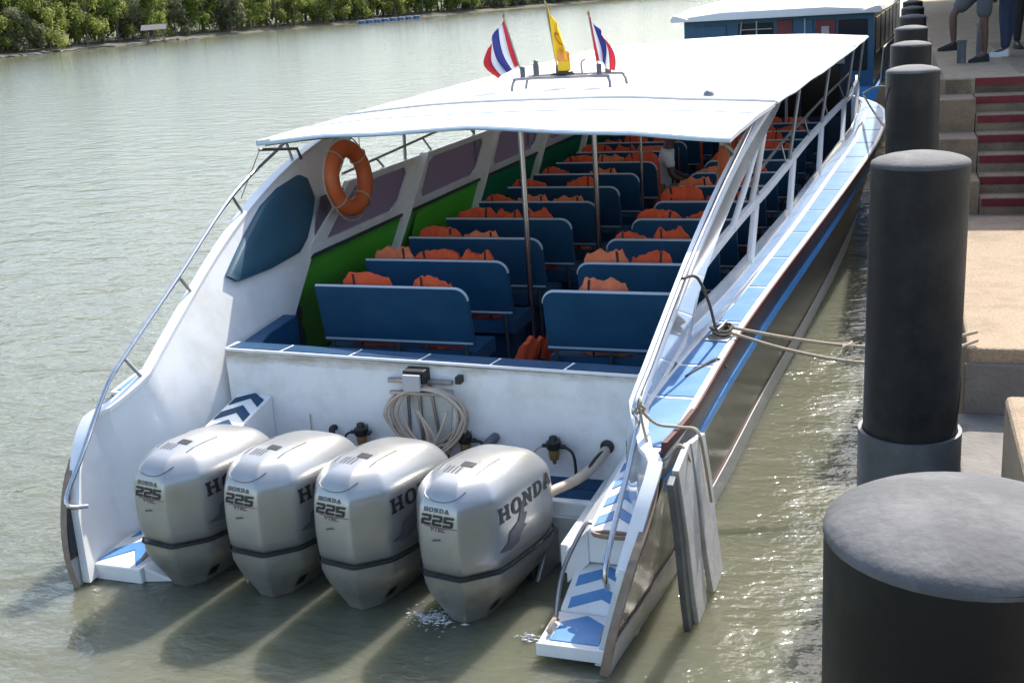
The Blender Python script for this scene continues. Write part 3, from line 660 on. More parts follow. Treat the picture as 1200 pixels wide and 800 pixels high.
# outer grab rail above the starboard sill
hr = MB().tube([(1.70, 3.3, 1.70), (1.74, 5, 1.80), (1.84, 8, 1.92), (1.92, 11, 1.98)], .014, 8).build('grab_rail', 'steel_dull', boat, smooth=60)
for y in (3.6, 5.0, 6.5, 8.0, 9.5, 10.8):
    x = ip(y, [3.3, 5, 8, 11], [1.70, 1.74, 1.84, 1.92]); zt = ip(y, [3.3, 5, 8, 11], [1.70, 1.80, 1.92, 1.98]); MB().tube([(psx(y) - .04, y, zt - .2), (x, y, zt)], .01, 6).build('rail_post', 'steel_dull', hr, smooth=60)
# port window band with tinted panes
PBX = -1.62
def rect_hole_band(parent):
    wins = [(1.95, 3.20), (3.95, 5.25), (6.0, 7.3), (8.1, 9.4)]
    zb, zt = 1.41, 1.89; lean = .30
    # frame pieces: bottom rail, top rail, mullions between the windows (leaning forward)
    MB().prism([(PBX, 1.62, zb), (PBX, 12.4, zb), (PBX, 12.4, zb + .07), (PBX, 1.68, zb + .07)], (-.05, 0, 0)).build('band_rail', 'white_gelcoat', parent, bevel=.006)
    MB().prism([(PBX, 2.36, zt - .06), (PBX, 12.4, zt - .06), (PBX, 12.4, zt), (PBX, 2.44, zt)], (-.05, 0, 0)).build('band_rail', 'white_gelcoat', parent, bevel=.006)
    edges = [1.66] + [v for w in wins for v in w] + [12.3]
    for a, b in zip(edges[0::2], edges[1::2]):
        if a < 1.7: q = [(a, zb + .07), (b, zb + .07), (b + .30, zb + .26), (b + .62, zt - .06), (2.36, zt - .06)]
        else: q = [(a, zb + .07), (b, zb + .07), (b - .02, zb + .12), (b + .22, zt - .10), (b + .34, zt - .06), (a + .42, zt - .06), (a + .44, zt - .12), (a + .20, zb + .14)]
        MB().prism([(PBX - .002, y, z) for y, z in q], (-.046, 0, 0)).build('mullion_panel', 'white_gelcoat', parent, bevel=.004)
    for a, b in wins:
        MB().prism([(PBX - .02, a - .2, zb + .06), (PBX - .02, b + .25, zb + .06), (PBX - .02, b + .5, zt - .05), (PBX - .02, a, zt - .05)], (-.008, 0, 0)).build('window_pane', 'tinted_glass', parent)
bd = MB().prism([(PBX + .012, 1.62, 1.385), (PBX + .012, 12.3, 1.385), (PBX + .012, 12.3, 1.408), (PBX + .012, 1.66, 1.408)], (-.05, 0, 0)).build('window_band', 'cabin_dark', boat)
rect_hole_band(bd)
for y in (3.62, 5.68, 7.7, 9.75):
    MB().bar((PBX + .03, y - .55, 1.05), (PBX + .03, y + .40, 1.90), .03, .10, (1, 0, 0)).build('window_pillar', 'white_gelcoat', boat, bevel=.008)
for i, (a, b) in enumerate(((.98, 3.16), (3.14, 5.16), (5.14, 7.22), (7.2, 9.3), (9.28, 12))):
    m = MB(); rings = []
    for k in range(13):
        u = k / 12; r = []
        for j in range(7):
            w = j / 6; y = lerp(a, b, u) + (w * .62 if i else (w * 1.02 - .40) * (1 - u) + w * .62 * u); z = lerp(.86 if i else .52, 1.388, w); r.append((PBX - .01 + .010 * noise.noise((y * 3, z * 2, i)), y, z))
        rings.append(r)
    m.loft(rings, cap=False, loop=False); c = m.build('curtain', 'green_canvas' if i < 2 else 'green_teal', boat, smooth=180)
    sd = c.modifiers.new('solid', 'SOLIDIFY'); sd.thickness = .006
hr = MB().tube([(-1.76, 2.6, 1.93), (-1.78, 5, 2.03), (-1.85, 8, 2.05), (-1.95, 11, 2.06)], .014, 8).build('grab_rail', 'steel_dull', boat, smooth=60)
for y in (3.3, 4.4, 5.6, 6.8, 8.0):
    x = ip(y, [2.6, 5, 8, 11], [-1.76, -1.78, -1.85, -1.95]); z = ip(y, [2.6, 5, 8, 11], [1.93, 2.03, 2.05, 2.06])
    MB().tube([(PBX - .03, y - .06, 1.87), (x, y, z)], .011, 6).build('rail_post', 'steel_dull', hr, smooth=60)
MB().tube([(x_, y_, z_) for x_, y_, z_ in ((-1.78, 3.0, 1.96), (-1.79, 3.05, 2.38))], .004, 5).build('tie_cord', 'rope_dark', boat)
# bulkhead at the front of the cabin with a pale sign
bk = MB().box(-1.75, 1.85, 12.0, 12.06, .42, 2.38).build('cabin_bulkhead', 'cabin_navy', boat)
for x in (-1.2, -.4, .75, 1.4): MB().box(x - .28, x + .28, 11.985, 11.998, 1.25, 2.0).build('bulkhead_panel', 'window_black', bk, bevel=.01)
MB().box(1.05, 1.75, 11.97, 11.984, 2.02, 2.22).build('notice_board', 'sign_white', bk)
for x in (-.9, -.3, .3, .9): MB().box(x - .02, x + .02, 11.94, 11.98, .9, 2.38).build('bulkhead_post', 'seat_trim', bk)
# aisle floor chevrons
for k in range(7):
    y = .55 + k * .34; m = MB()
    m.prism([(.12, y, .424), (.34, y + .14, .424), (.34, y + .19, .424), (.12, y + .05, .424)], (0, 0, .004)); m.prism([(.345, y + .14, .424), (.58, y, .424), (.58, y + .05, .424), (.345, y + .19, .424)], (0, 0, .004))
    m.build('aisle_chevron', 'seat_trim', boat)
for x in (.08, .62): MB().box(x - .012, x + .012, .3, 10, .422, .428).build('aisle_line', 'seat_trim', boat)

# benches
def bench_meshes(x0, x1, rl, rr):
    def outline(inset=0):
        pts = []; r = .09
        for (cx, cz, a0, ok) in ((x0, 1.35, 180, rl), (x1, 1.35, 90, rr)):
            sx = 1 if cx == x0 else -1
            if ok:
                for k in range(7):
                    a = R(a0 - 15 * k); pts.append((cx + sx * r + r * math.cos(a), cz - r + r * math.sin(a)))
            else: pts.append((cx, cz))
        return [(x0, .90)] + pts + [(x1, .90)]
    ol = outline()
    def ty(z): return -.09 * (z - .9) / .45        # backs lean aft
    bm_ = MB(); n = len(ol)
    A = [(x, ty(z), z) for x, z in ol]; B = [(x, ty(z) + .055, z) for x, z in ol]
    bm_.add(A + B, [tuple(range(n)), tuple(range(2*n-1, n-1, -1))] + [(i, n+i, n+(i+1) % n, (i+1) % n) for i in range(n)])
    tr = MB().tube([(x, ty(z) + .02, z + .004) for x, z in ol[1:-1]], .013, 6)
    t2 = MB().bar((x0, -.003, .925), (x1, -.003, .925), .008, .016)
    seat = MB().box(x0, x1, .03, .44, .74, .85); sk = MB().box(x0 + .05, x1 - .05, .10, .40, .43, .738)
    legs = [MB().tube([(x, .0, .42), (x, .0, .91)], .016, 6) for x in (x0 + .06, (x0 + x1) / 2, x1 - .06)]
    return dict(backrest=bm_.mesh('backrest', 'seat_blue', 40, True), top_trim=tr.mesh('top_trim', 'seat_trim', 60, True), lower_trim=t2.mesh('lower_trim', 'seat_trim', None, True),
                seat=seat.mesh('bench', 'seat_blue', None, True), base=sk.mesh('seat_base', 'cabin_navy', None, True)), [l.mesh('leg', 'seat_leg', 60, True) for l in legs]
BP = bench_meshes(-1.17, .05, False, True); BS = bench_meshes(.63, 1.56, True, False)
rj = random.Random(11)
NB = 12
def lk(name, me, parent, loc=(0, 0, 0)):
    o = bpy.data.objects.new(name, me); COL.objects.link(o); o.parent = parent; o.location = loc; return o
for k in range(NB):
    y = .97 + .855 * k
    for PR in (BP, BS):
        b = lk('bench', PR[0]['seat'], boat, (0, y, 0))
        for nm, key in (('backrest', 'backrest'), ('top_trim', 'top_trim'), ('lower_trim', 'lower_trim'), ('seat_base', 'base')): lk(nm, PR[0][key], b)
        for lm in PR[1]: lk('leg', lm, b)
MB().prism([(1.40, .955, 1.10), (1.45, .95, 1.08), (1.455, .945, 1.13), (1.43, .94, 1.16), (1.40, .945, 1.14)], (0, -.004, 0)).build('sticker', 'seat_trim', boat)

# stainless poles along the aisle
for x, y, r in ((.0, 2.42, .024), (.07, 4.3, .026), (.05, 6.2, .016), (.62, 8.1, .016), (-.05, 8.6, .016)):
    MB().tube([(x, y, .42), (x, y, 2.41)], r, 10).build('cabin_pole', 'steel', boat, smooth=60)

# canopy
def hw(y): return ip(y, [1.2, 3.2, 8, 12.3], [1.91, 1.94, 2.05, 2.05])
def rz(x, y): 
    w = hw(y); e = (x / w); sag = -.012 * max(0, (2.2 - y)) * e * e
    return 2.395 + .075 * (1 - e * e) + sag + .010 * math.sin(y * 2.1) * (1 - e * e) + .016 * noise.noise((x * 1.3, y * 1.1, 0)) - (.014 * abs(math.sin(x * 2.6)) if y < 1.5 else 0)
ROOF_T = .03
def canopy(y0, y1, name, mt, lift=0, nx=28):
    ny = max(4, int((y1 - y0) / .2)); top = []; bot = []
    for i in range(ny + 1):
        y = lerp(y0, y1, i / ny)
        row = []
        for j in range(nx + 1):
            x = lerp(-hw(y), hw(y), j / nx); yy = y
            if i == 0 and y0 < 2: yy = y - .16 * (x / hw(y)) + .06 * abs(x / hw(y)) ** 6
            row.append((x, yy, rz(x, y) + lift))
        r2 = [(x, y_, z - ROOF_T) for x, y_, z in row]
        top.append(row + r2[::-1])
    m = MB().loft(top); return m.build(name, mt, boat, smooth=40)
cf = canopy(3.16, 12.3, 'canopy', 'roof_white'); ca = canopy(1.30, 3.15, 'canopy_awning', 'roof_white', -.012)
m = MB(); e_ = []
for j in range(29):
    x = lerp(-hw(1.3), hw(1.3), j / 28); e_.append((x, 1.30 - .16 * (x / hw(1.3)) + .06 * abs(x / hw(1.3)) ** 6 - .004, rz(x, 1.3) - .030))
m.tube(e_, .014, 6); m.build('awning_hem', 'roof_hem', boat, smooth=60)
for s in (1, -1): MB().tube([(s * (hw(y) + .004), y, rz(hw(y), y) - .02) for y in np.linspace(3.2, 12.3, 20)], .014, 6).build('canopy_hem', 'roof_hem', boat, smooth=60)
for y in (2.35, 3.155):
    MB().tube([(x, y, rz(x, y) + .004 - (.012 if y < 3 else 0)) for x in np.linspace(-hw(y), hw(y), 24)], .006, 6).build('canopy_seam', 'white_trim', boat, smooth=60)
for y in (1.6, 3.4, 6, 9): MB().tube([(x, y, rz(x, y) - .055) for x in np.linspace(-hw(y) + .03, hw(y) - .03, 16)], .018, 6).build('canopy_bow', 'steel_dull', boat, smooth=60)
MB().tube([(-1.84, 1.42, 2.31), (-1.78, 1.9, 2.25), (-1.78, 1.95, 2.16)], .014, 6).build('awning_strut', 'steel_dull', boat, smooth=60)
MB().tube([(1.82, 1.36, 2.30), (1.82, 1.75, 2.20), (1.80, 1.9, 2.14)], .014, 6).build('awning_strut', 'steel_dull', boat, smooth=60)
MB().tube([(-1.83, 1.41, 2.31), (-1.80, 1.02, 2.0)], .004, 5).build('tie_cord', 'rope_dark', boat)
MB().disc_lathe([(.05, 0), (.04, .03), (.01, .05)], 10, (1.35, 3.4, rz(1.35, 3.4))).build('roof_vent', 'steel_dull', boat, smooth=60)
# roof rack
rk = MB().tube(spline([(-.66, 4.08, rz(-.66, 4.06)), (-.64, 4.1, 2.55), (-.56, 4.12, 2.572), (.20, 4.12, 2.572), (.29, 4.1, 2.55), (.32, 4.04, rz(.32, 4.0))], 6), .014, 8).build('roof_rack', 'steel_dull', boat, smooth=60)
MB().tube(spline([(-.62, 4.38, rz(-.6, 4.4)), (-.60, 4.4, 2.55), (-.52, 4.42, 2.572), (.26, 4.42, 2.572), (.36, 4.4, 2.55), (.40, 4.34, rz(.4, 4.3))], 6), .014, 8).build('rack_tube', 'steel_dull', rk, smooth=60)
for x in (-.55, -.25, .05): MB().tube([(x, 4.12, 2.572), (x, 4.42, 2.572)], .010, 6).build('rack_cross_tube', 'steel_dull', rk, smooth=60)
MB().tube(spline([(-.02, 4.3, 2.59), (-.02, 4.28, 2.69), (.02, 4.28, 2.72)], 4), .010, 6).build('rack_hook', 'steel_dull', rk, smooth=60)

# cushion panel on the port wing
def pin(y, z):
    f = min(1, max(0, (z - .40) / (ztop(y) - .40))); b = 1.66 + .17 * (z - .9) - .055
    return (-lerp(lerp(1.395, 1.50, min(1, max(0, (y - .3) / 1.0))), b, f) + .004, y, z)
cp = [(.48, 1.52), (.56, 1.46), (1.0, 1.455), (1.45, 1.48), (1.62, 1.56), (1.82, 1.72), (1.93, 1.84), (1.93, 2.00), (1.85, 2.04), (1.5, 1.99), (1.2, 1.90), (.85, 1.73), (.6, 1.59)]
m = MB(); cen = Vector((0, 0, 0)); A = [Vector(pin(y, z)) for y, z in cp]; cen = sum(A, Vector()) / len(A)
rings = [A, [a + Vector((.035, 0, 0)) for a in A], [cen + (a - cen) * .93 + Vector((.046, 0, 0)) for a in A], [cen + (a - cen) * .6 + Vector((.050, 0, 0)) for a in A], [cen + (a - cen) * .1 + Vector((.051, 0, 0)) for a in A]]
m.loft(rings); cu = m.build('wing_cushion', 'cushion_blue', boat, smooth=50)
MB().tube([Vector(pin(y, z)) + Vector((.046, 0, 0)) for y, z in ((1.52, 1.53), (1.50, 1.75), (1.44, 1.96))], .005, 5).build('cushion_seam', 'cushion_blue', cu)

# ------------------------------------------------------------------ life jackets, life rings
def jacket_mesh(seed, w, h, mt):
    rn = random.Random(seed); nx, nz, ny = 14, 8, 4; m = MB()
    sp1 = rn.uniform(-.08, .08); am = rn.uniform(.02, .06)
    def P(u, v, d):     # u across, v up, d thickness -1..1
        x = (u - .5) * w; top = h - .035 + .05 * noise.noise((u * 2.6 + seed * 1.7, seed * 3.1, 1)) + .06 * abs(noise.noise((u * 6.5, seed * 2.3, 5))) - .07 * abs(2*u - 1) ** 6
        z = v * top; th = (.045 + .022 * math.sin(u * math.pi * 2 + seed) ** 2) * (1 - .65 * max(0, v - .75) / .25) 
        lump = .03 * abs(noise.noise((u * 6 + seed, v * 7, d * 2))) - .01
        ed = 1 - .75 * (abs(2*u - 1) ** 6)
        return (x + .015 * noise.noise((v * 4, seed, 2)), d * th * ed + lump + .07 * v * -1 * .9, z + .01 * noise.noise((u * 8, d, seed)))
    rings = []
    for i in range(nx + 1):
        u = i / nx; ring = [P(u, v / nz, -1) for v in range(nz + 1)] + [P(u, v / nz, 1) for v in range(nz, -1, -1)]
        rings.append(ring)
    m.loft(rings); me = m.mesh('life_jacket', mt, 32, True)
    s = MB(); s.loft([[P(u, v / nz, d * 1.12) for v in range(nz + 1) for d in (1,)] for u in (.22, .27)], cap=False, loop=False)
    s.loft([[P(u, v / nz, -1.12) for v in range(nz + 1)] for u in (.74, .79)], cap=False, loop=False)
    return me, s.mesh('strap', 'strap_black', 180)
JM = [jacket_mesh(i, (.36, .42, .30, .48, .40, .33)[i], (.62, .64, .60, .63, .65, .60)[i], 'jacket_orange' if i % 3 else 'jacket_faded') for i in range(6)]
ORD = ['first', 'second', 'third', 'fourth', 'fifth', 'sixth', 'seventh', 'eighth', 'ninth', 'tenth', 'eleventh', 'twelfth']
for k in range(NB):
    y = .97 + .855 * k
    for side, x0, x1 in (('port', -1.17, .05), ('starboard', .63, 1.56)):
        x = x0 + rj.uniform(.0, .06)
        if k == 0: x = -1.0 if side == 'port' else .86
        while x < x1 - .2:
            j = rj.randrange(6); me, stp = JM[j]; wj = (.36, .42, .30, .48, .40, .33)[j]
            if x + wj > x1 + .01: j = 2; me, stp = JM[j]; wj = .30
            if x + wj > x1 + .01: break
            o = lk('life_jacket', me, None, (x + wj / 2, y + .145, .852)); o.rotation_euler = (R(rj.uniform(-2, 3)), 0, R(rj.uniform(-4, 4))); o.scale = (rj.choice((1, -1)), 1, rj.uniform(.88, .98))
            tag(o, 'orange life jacket propped on the %s %s bench from the transom' % (ORD[k], side), 'life jacket', 'life jackets on the %s %s bench' % (ORD[k], side))
            lk('strap', stp, o); x += wj * rj.uniform(.96, 1.06) + (rj.uniform(.08, .25) if rj.random() < .2 else 0)
for (x, y, z, rz_, lb) in ((.17, 1.42, .80, 70, 'orange life jacket slipping off the aisle end of the first port bench'), (.17, 2.28, .80, 70, 'orange life jacket slipping off the aisle end of the second port bench')):
    o = lk('life_jacket', JM[2][0], None, (x, y, z - .38)); o.rotation_euler = (R(14), R(12), R(rz_)); o.scale = (.8, 1, .78); tag(o, lb, 'life jacket'); lk('strap', JM[2][1], o)

def life_ring(c, n, up, label, r=.27, t=.082):
    c = Vector(c); n = Vector(n).normalized(); u = Vector(up); u = (u - n * u.dot(n)).normalized(); w = n.cross(u)
    e = empty('life_ring', c, 0, label, 'life ring')
    m = MB(); rings = []
    for i in range(48):
        a = 2 * math.pi * i / 48; d = u * math.cos(a) + w * math.sin(a)
        rings.append([d * (r + t * math.cos(b)) + n * (t * .85 * math.sin(b)) for b in [2*math.pi*k/14 for k in range(14)]])
    m.loft(rings, closed=True, cap=False); m.build('ring_body', 'ring_orange', e, smooth=180)
    for a0 in (45, 135, 225, 315):
        m = MB(); pts = []
        d = u * math.cos(R(a0)) + w * math.sin(R(a0))
        m.tube([d * (r + (t + .008) * math.cos(b)) + n * ((t + .008) * .85 * math.sin(b)) for b in [2*math.pi*k/14 for k in range(14)]], .006, 5, closed=True); m.build('lashing', 'rope_tan', e, smooth=60)
    rp = []
    for i in range(64):
        a = 2 * math.pi * i / 64; d = u * math.cos(a) + w * math.sin(a); rp.append(d * (r + t + .012 + .022 * abs(math.sin(2 * (a - R(45))))) )
    MB().tube(rp, .006, 5, closed=True).build('grab_line', 'rope_tan', e, smooth=60)
    return e
life_ring((-1.44, 2.10, 1.97), (.97, -.10, .10), (-.1, .12, 1), 'orange life ring hanging beside the blue cushion under the canopy', .245, .075)
life_ring((1.60, 2.85, 2.02), (-.95, -.2, .1), (.1, .1, 1), 'orange life ring hanging under the canopy arch on the pier side', .245, .075)
MB_ = MB().tube([(-1.46, 2.03, 2.30), (-1.50, 2.05, 2.40)], .006, 6).build('ring_hanger', 'rope_tan', boat)

# ------------------------------------------------------------------ outboard motors
HWID, RY, FY = .285, -.37, .37
half = [(0, -.37), (.06, -.371), (.110, -.369), (.121, -.364), (.131, -.355), (.18, -.306), (.236, -.245), (.247, -.231), (.254, -.212), (.266, -.12), (.270, .05), (.264, .20), (.242, .285), (.19, .338), (.11, .364), (0, .37)]
OUT = half + [(-x, y) for x, y in half[-2:0:-1]]
def HT(y): return ip(y, [-.37, -.28, -.12, .05, .2, .37], [.465, .485, .500, .492, .470, .420])
def ring_pts(t, ix, ir, if_, crown=0.0, k=1.0):
    r = []
    for x, y in OUT:
        X = x * (HWID - ix) / HWID * k; Y = (y * (.37 - ir) / .37 if y < 0 else y * (.37 - if_) / .37) * k
        r.append((X, Y, t * HT(Y) + crown))
    return r
cow = MB(); rings = [ring_pts(0, .012, .020, .01), ring_pts(.02, .008, .014, .006), ring_pts(.25, 0, .002, .0), ring_pts(.5, .002, .0, .004), ring_pts(.68, .006, .003, .008), ring_pts(.76, .012, .008, .015), ring_pts(.82, .024, .016, .025),
        ring_pts(.90, .060, .034, .045), ring_pts(.955, .092, .058, .07), ring_pts(.985, .116, .082, .10), ring_pts(1.0, .140, .112, .14), ring_pts(1.0, .140, .112, .14, .008, .72), ring_pts(1.0, .140, .112, .14, .013, .38), ring_pts(1.0, .140, .112, .14, .015, .05)]
cow.loft(rings); CV = [Vector(v) for v in cow.v]; bvh = BVHTree.FromPolygons(CV, cow.f)
eng = empty('outboard_motor', (0, 0, 0))
cm = cow.build('cowl', 'silver_cowl', eng, smooth=28)
ss = cm.modifiers.new('sub', 'SUBSURF'); ss.levels = 1; ss.render_levels = 1
MB().tube([(x * 1.0 * (HWID - .004) / HWID, y * .975, -.008) for x, y in OUT], .0055, 6, closed=True).build('seam', 'black_rubber', eng, smooth=60)
lo = MB(); rr = []
for z, sxx, yr, yf in ((-.012, .985, -.355, .362), (-.06, .975, -.352, .36), (-.11, .91, -.338, .35), (-.17, .78, -.318, .32), (-.22, .63, -.295, .27), (-.27, .50, -.272, .21), (-.32, .41, -.252, .15), (-.40, .35, -.235, .10), (-1.05, .30, -.21, .08)):
    rr.append([(x * sxx, lerp(yr, yf, (y + .37) / .74), z) for x, y in OUT])
lo.loft(rr); lb = [Vector(v) for v in lo.v]; bvl = BVHTree.FromPolygons(lb, lo.f); lo.build('lower_cowl', 'silver_lower', eng, smooth=40)
MB().box(-.16, .16, .20, .42, -.42, -.06).build('mount_bracket', 'black_rubber', eng, bevel=.02)
for s in (-1, 1): MB().prism([(s*.16, .10, -.55), (s*.16, .36, -.52), (s*.16, .44, -.08), (s*.16, .34, -.05), (s*.16, .18, -.3)], (s*.03, 0, 0)).build('clamp_arm', 'silver_lower', eng, bevel=.01)
for s in (-1, 1): wrap([(-.026, -.03), (.026, -.03), (.026, .03), (-.026, .03)], [(0, 1, 2, 3)], (s*.3, -.15, -.24), (0, s*1, 0), (0, 0, 1), bvl, .004).build('exhaust_port', 'black_rubber', eng, fix=False)
MB().box(-.012, .012, -.30, -.11, -.62, -.60).build('cavitation_plate', 'silver_lower', eng)
# letters: slab-serif wordmark drawn as outlines
def slabH():
    return [[(0,0),(.42,0),(.42,.14),(.33,.14),(.33,.43),(.67,.43),(.67,.14),(.58,.14),(.58,0),(1,0),(1,.14),(.91,.14),(.91,.86),(1,.86),(1,1),(.58,1),(.58,.86),(.67,.86),(.67,.59),(.33,.59),(.33,.86),(.42,.86),(.42,1),(0,1),(0,.86),(.09,.86),(.09,.14),(0,.14)]]
def ell(cx, cy, rx, ry, n=28, e=2.4):
    o = []
    for k in range(n):
        a = 2*math.pi*k/n; c, s = math.cos(a), math.sin(a); o.append((cx + rx * abs(c)**(2/e) * (1 if c > 0 else -1), cy + ry * abs(s)**(2/e) * (1 if s > 0 else -1)))
    return o
def slabO(): return [ell(.5, .5, .5, .52), ell(.5, .5, .25, .36)]
def slabN():
    return [[(0,0),(.40,0),(.40,.14),(.29,.14),(.29,.62),(.72,0),(.90,0),(.90,.86),(1,.86),(1,1),(.62,1),(.62,.86),(.73,.86),(.73,.42),(.34,1),(0,1),(0,.86),(.10,.86),(.10,.14),(0,.14)]]
def slabD():
    o = [(0,0),(.5,0)] + [(.5 + .5*math.cos(R(a)), .5 + .5*math.sin(R(a))) for a in range(-80, 81, 16)] + [(.5,1),(0,1),(0,.86),(.10,.86),(.10,.14),(0,.14)]
    i = [(.35,.15),(.48,.15)] + [(.46 + .28*math.cos(R(a)), .5 + .35*math.sin(R(a))) for a in range(-80, 81, 16)] + [(.48,.85),(.35,.85)]
    return [o, i]
def slabA():
    o = [(0,0),(.36,0),(.36,.14),(.28,.14),(.32,.27),(.66,.27),(.70,.14),(.60,.14),(.60,0),(1.02,0),(1.02,.14),(.95,.14),(.66,1),(.36,1),(.07,.14),(0,.14)]
    return [o, [(.37,.41),(.61,.41),(.49,.76)]]
def word(fs, w, h, gap):
    g = []; x = 0
    for f in fs:
        g.append([[(x + px * w, py * h) for px, py in lp] for lp in f()]); x += w + gap
    return [[[(px - x / 2, py - h / 2) for px, py in lp] for lp in q] for q in g]
HON = (slabH, slabO, slabN, slabD, slabA)
v2, f2 = poly_glyphs(word(HON, .078, .080, .015))
for s in (1, -1):
    wrap(v2, f2, (s*.28, .02, .305), (0, s*1, .06), (0, 0, 1), bvh).build('wordmark', 'letter_black', eng, fix=False)
v3, f3 = poly_glyphs(word(HON, .026, .022, .005)); wrap(v3, f3, (-.005, -.4, .362), (1, 0, 0), (0, 0, 1), bvh).build('rear_wordmark', 'letter_grey', eng, fix=False)
def dig2(x):   # squared extended figures
    return [[(x,0),(x+1,0),(x+1,.22),(x+.27,.22),(x+.27,.39),(x+.9,.39),(x+1,.5),(x+1,.9),(x+.9,1),(x,1),(x,.78),(x+.74,.78),(x+.74,.61),(x+.1,.61),(x,.5)]]
def dig5(x):
    return [[(x,0),(x+.9,0),(x+1,.1),(x+1,.5),(x+.9,.61),(x+.27,.61),(x+.27,.78),(x+1,.78),(x+1,1),(x,1),(x,.39),(x+.74,.39),(x+.74,.22),(x,.22)]]
g = [dig2(0), dig2(1.14), dig5(2.28)]; g = [[[((px - 1.64 + .18 * py) * .058, (py - .5) * .056) for px, py in lp] for lp in q] for q in g]
v4, f4 = poly_glyphs(g); wrap(v4, f4, (-.005, -.4, .310), (1, 0, 0), (0, 0, 1), bvh).build('power_number', 'letter_black', eng, fix=False)
v5, f5 = text_mesh('VTEC', .030, .2, .0006, 1.3); wrap(v5, f5, (0, -.4, .262), (1, 0, 0), (0, 0, 1), bvh).build('small_lettering', 'letter_grey', eng, fix=False)
wrap([(-.10, 0), (.10, 0), (.10, .003), (-.10, .003)], [(0, 1, 2, 3)], (.02, -.4, .274), (1, 0, 0), (0, 0, 1), bvh).build('red_line', 'letter_red', eng, fix=False)
wrap([(-.03, 0), (-.01, .008), (.018, .012), (.03, .008), (.02, .003), (0, .0), (-.02, -.006)], [tuple(range(7))], (-.01, -.4, .20), (1, 0, 0), (0, 0, 1), bvh).build('scuff_mark', 'letter_grey', eng, fix=False)
sh_ = [(-.16, -.02), (-.10, .01), (-.09, .06), (-.02, .09), (.02, .17), (.045, .19), (.03, .12), (.06, .11), (.03, .06), (.05, .045), (.0, .02), (-.02, -.02), (-.08, -.035)]
for s in (1, -1): wrap([(s*x, y) for x, y in sh_], [tuple(range(len(sh_)))[::s]], (s*.28, -.06, .12), (0, s*1, 0), (0, 0, 1), bvh).build('side_emblem', 'letter_grey', eng, fix=False)
# vents, grip and panel gaps on the top
for k in range(4):
    x = -.055 + k * .024; wrap([(x, -.215), (x + .010, -.215), (x + .010, -.155), (x, -.155)], [(0, 1, 2, 3)], (-.02, 0, .6), (1, 0, 0), (0, 1, 0), bvh, .001).build('vent_slot', 'letter_grey', eng, fix=False)
wrap([(.03, -.15), (.105, -.15), (.105, -.105), (.03, -.105)], [(0, 1, 2, 3)], (-.05, 0, .6), (1, 0, 0), (0, 1, 0), bvh, .0015).build('grip_recess', 'black_rubber', eng, fix=False)
def gap(pts, r=.0028):
    o = []
    for x, y in pts:
        hit = bvh.ray_cast(Vector((x, y, 1)), Vector((0, 0, -1)), 2); o.append(hit[0] + Vector((0, 0, .0005)))
    return MB().tube(o, r, 5)
gap([(.115, -.20 + .04 * k) for k in range(6)]).build('panel_gap', 'letter_grey', eng, smooth=60)
gap([(-.115, -.20 + .04 * k) for k in range(6)]).build('panel_gap', 'letter_grey', eng, smooth=60)
o = []
for k in range(13):
    t = k / 12; x = lerp(-.12, .12, t); z = .425 - .045 * math.sin(math.pi * t) ** .6 + .02
    hit = bvh.ray_cast(Vector((x, -1, z)), Vector((0, 1, 0)), 2); o.append(hit[0] + Vector((0, -.0005, 0)))
MB().tube(o, .0026, 5).build('panel_gap', 'letter_grey', eng, smooth=60)
EL = ['silver outboard motor beside the port swim step, last of the four', 'silver outboard motor next to the one at the port swim step', 'silver outboard motor next to the one with the hose bundle', 'silver outboard motor with a pale hose bundle running to the transom']
EX = [(-1.03, -.945), (-.415, -.94), (.195, -.95), (.84, -.955)]
engs = [eng] + [copy_tree(eng) for _ in range(3)]
for i, e in enumerate(engs):
    e.location = (EX[i][0], EX[i][1], .325); e.rotation_euler = (R((-1.5, -2.5, -2, -2)[i]), 0, R((-10, -9, -10.5, -9.5)[i])); e.scale = (1.06, 1.33, 1.08); tag(e, EL[i], 'outboard motor', 'outboard motors across the stern')
    for k_ in KIDS(e):
        if k_.name.startswith('mount_bracket') or k_.name.startswith('clamp_arm'): pass
hb = empty('hose_bundle', (1.05, -.70, .50), label='pale hose with black cables from the transom hole to the motor', cat='hose'); O = Vector(hb.location)
def hose(pts, r, m, nm, par=hb, org=O): return MB().tube([p - org for p in spline(pts, 8)], r, 8).build(nm, m, par, smooth=60)
hose([(1.04, -.80, .50), (1.14, -.62, .53), (1.22, -.42, .52), (1.27, -.2, .52), (1.32, .02, .58)], .032, 'hose_beige', 'sheath')
for k in range(4): hose([(1.10, -.70 + .02*k, .56), (1.20 + .01*k, -.42, .47 + .012*k), (1.28, -.15, .50 + .02*k), (1.325, .0, .585)], .011, 'black_rubber', 'cable')
hose([(.90, -.45, .50), (1.05, -.28, .40), (1.2, -.12, .46), (1.32, .0, .58)], .012, 'black_rubber', 'cable')

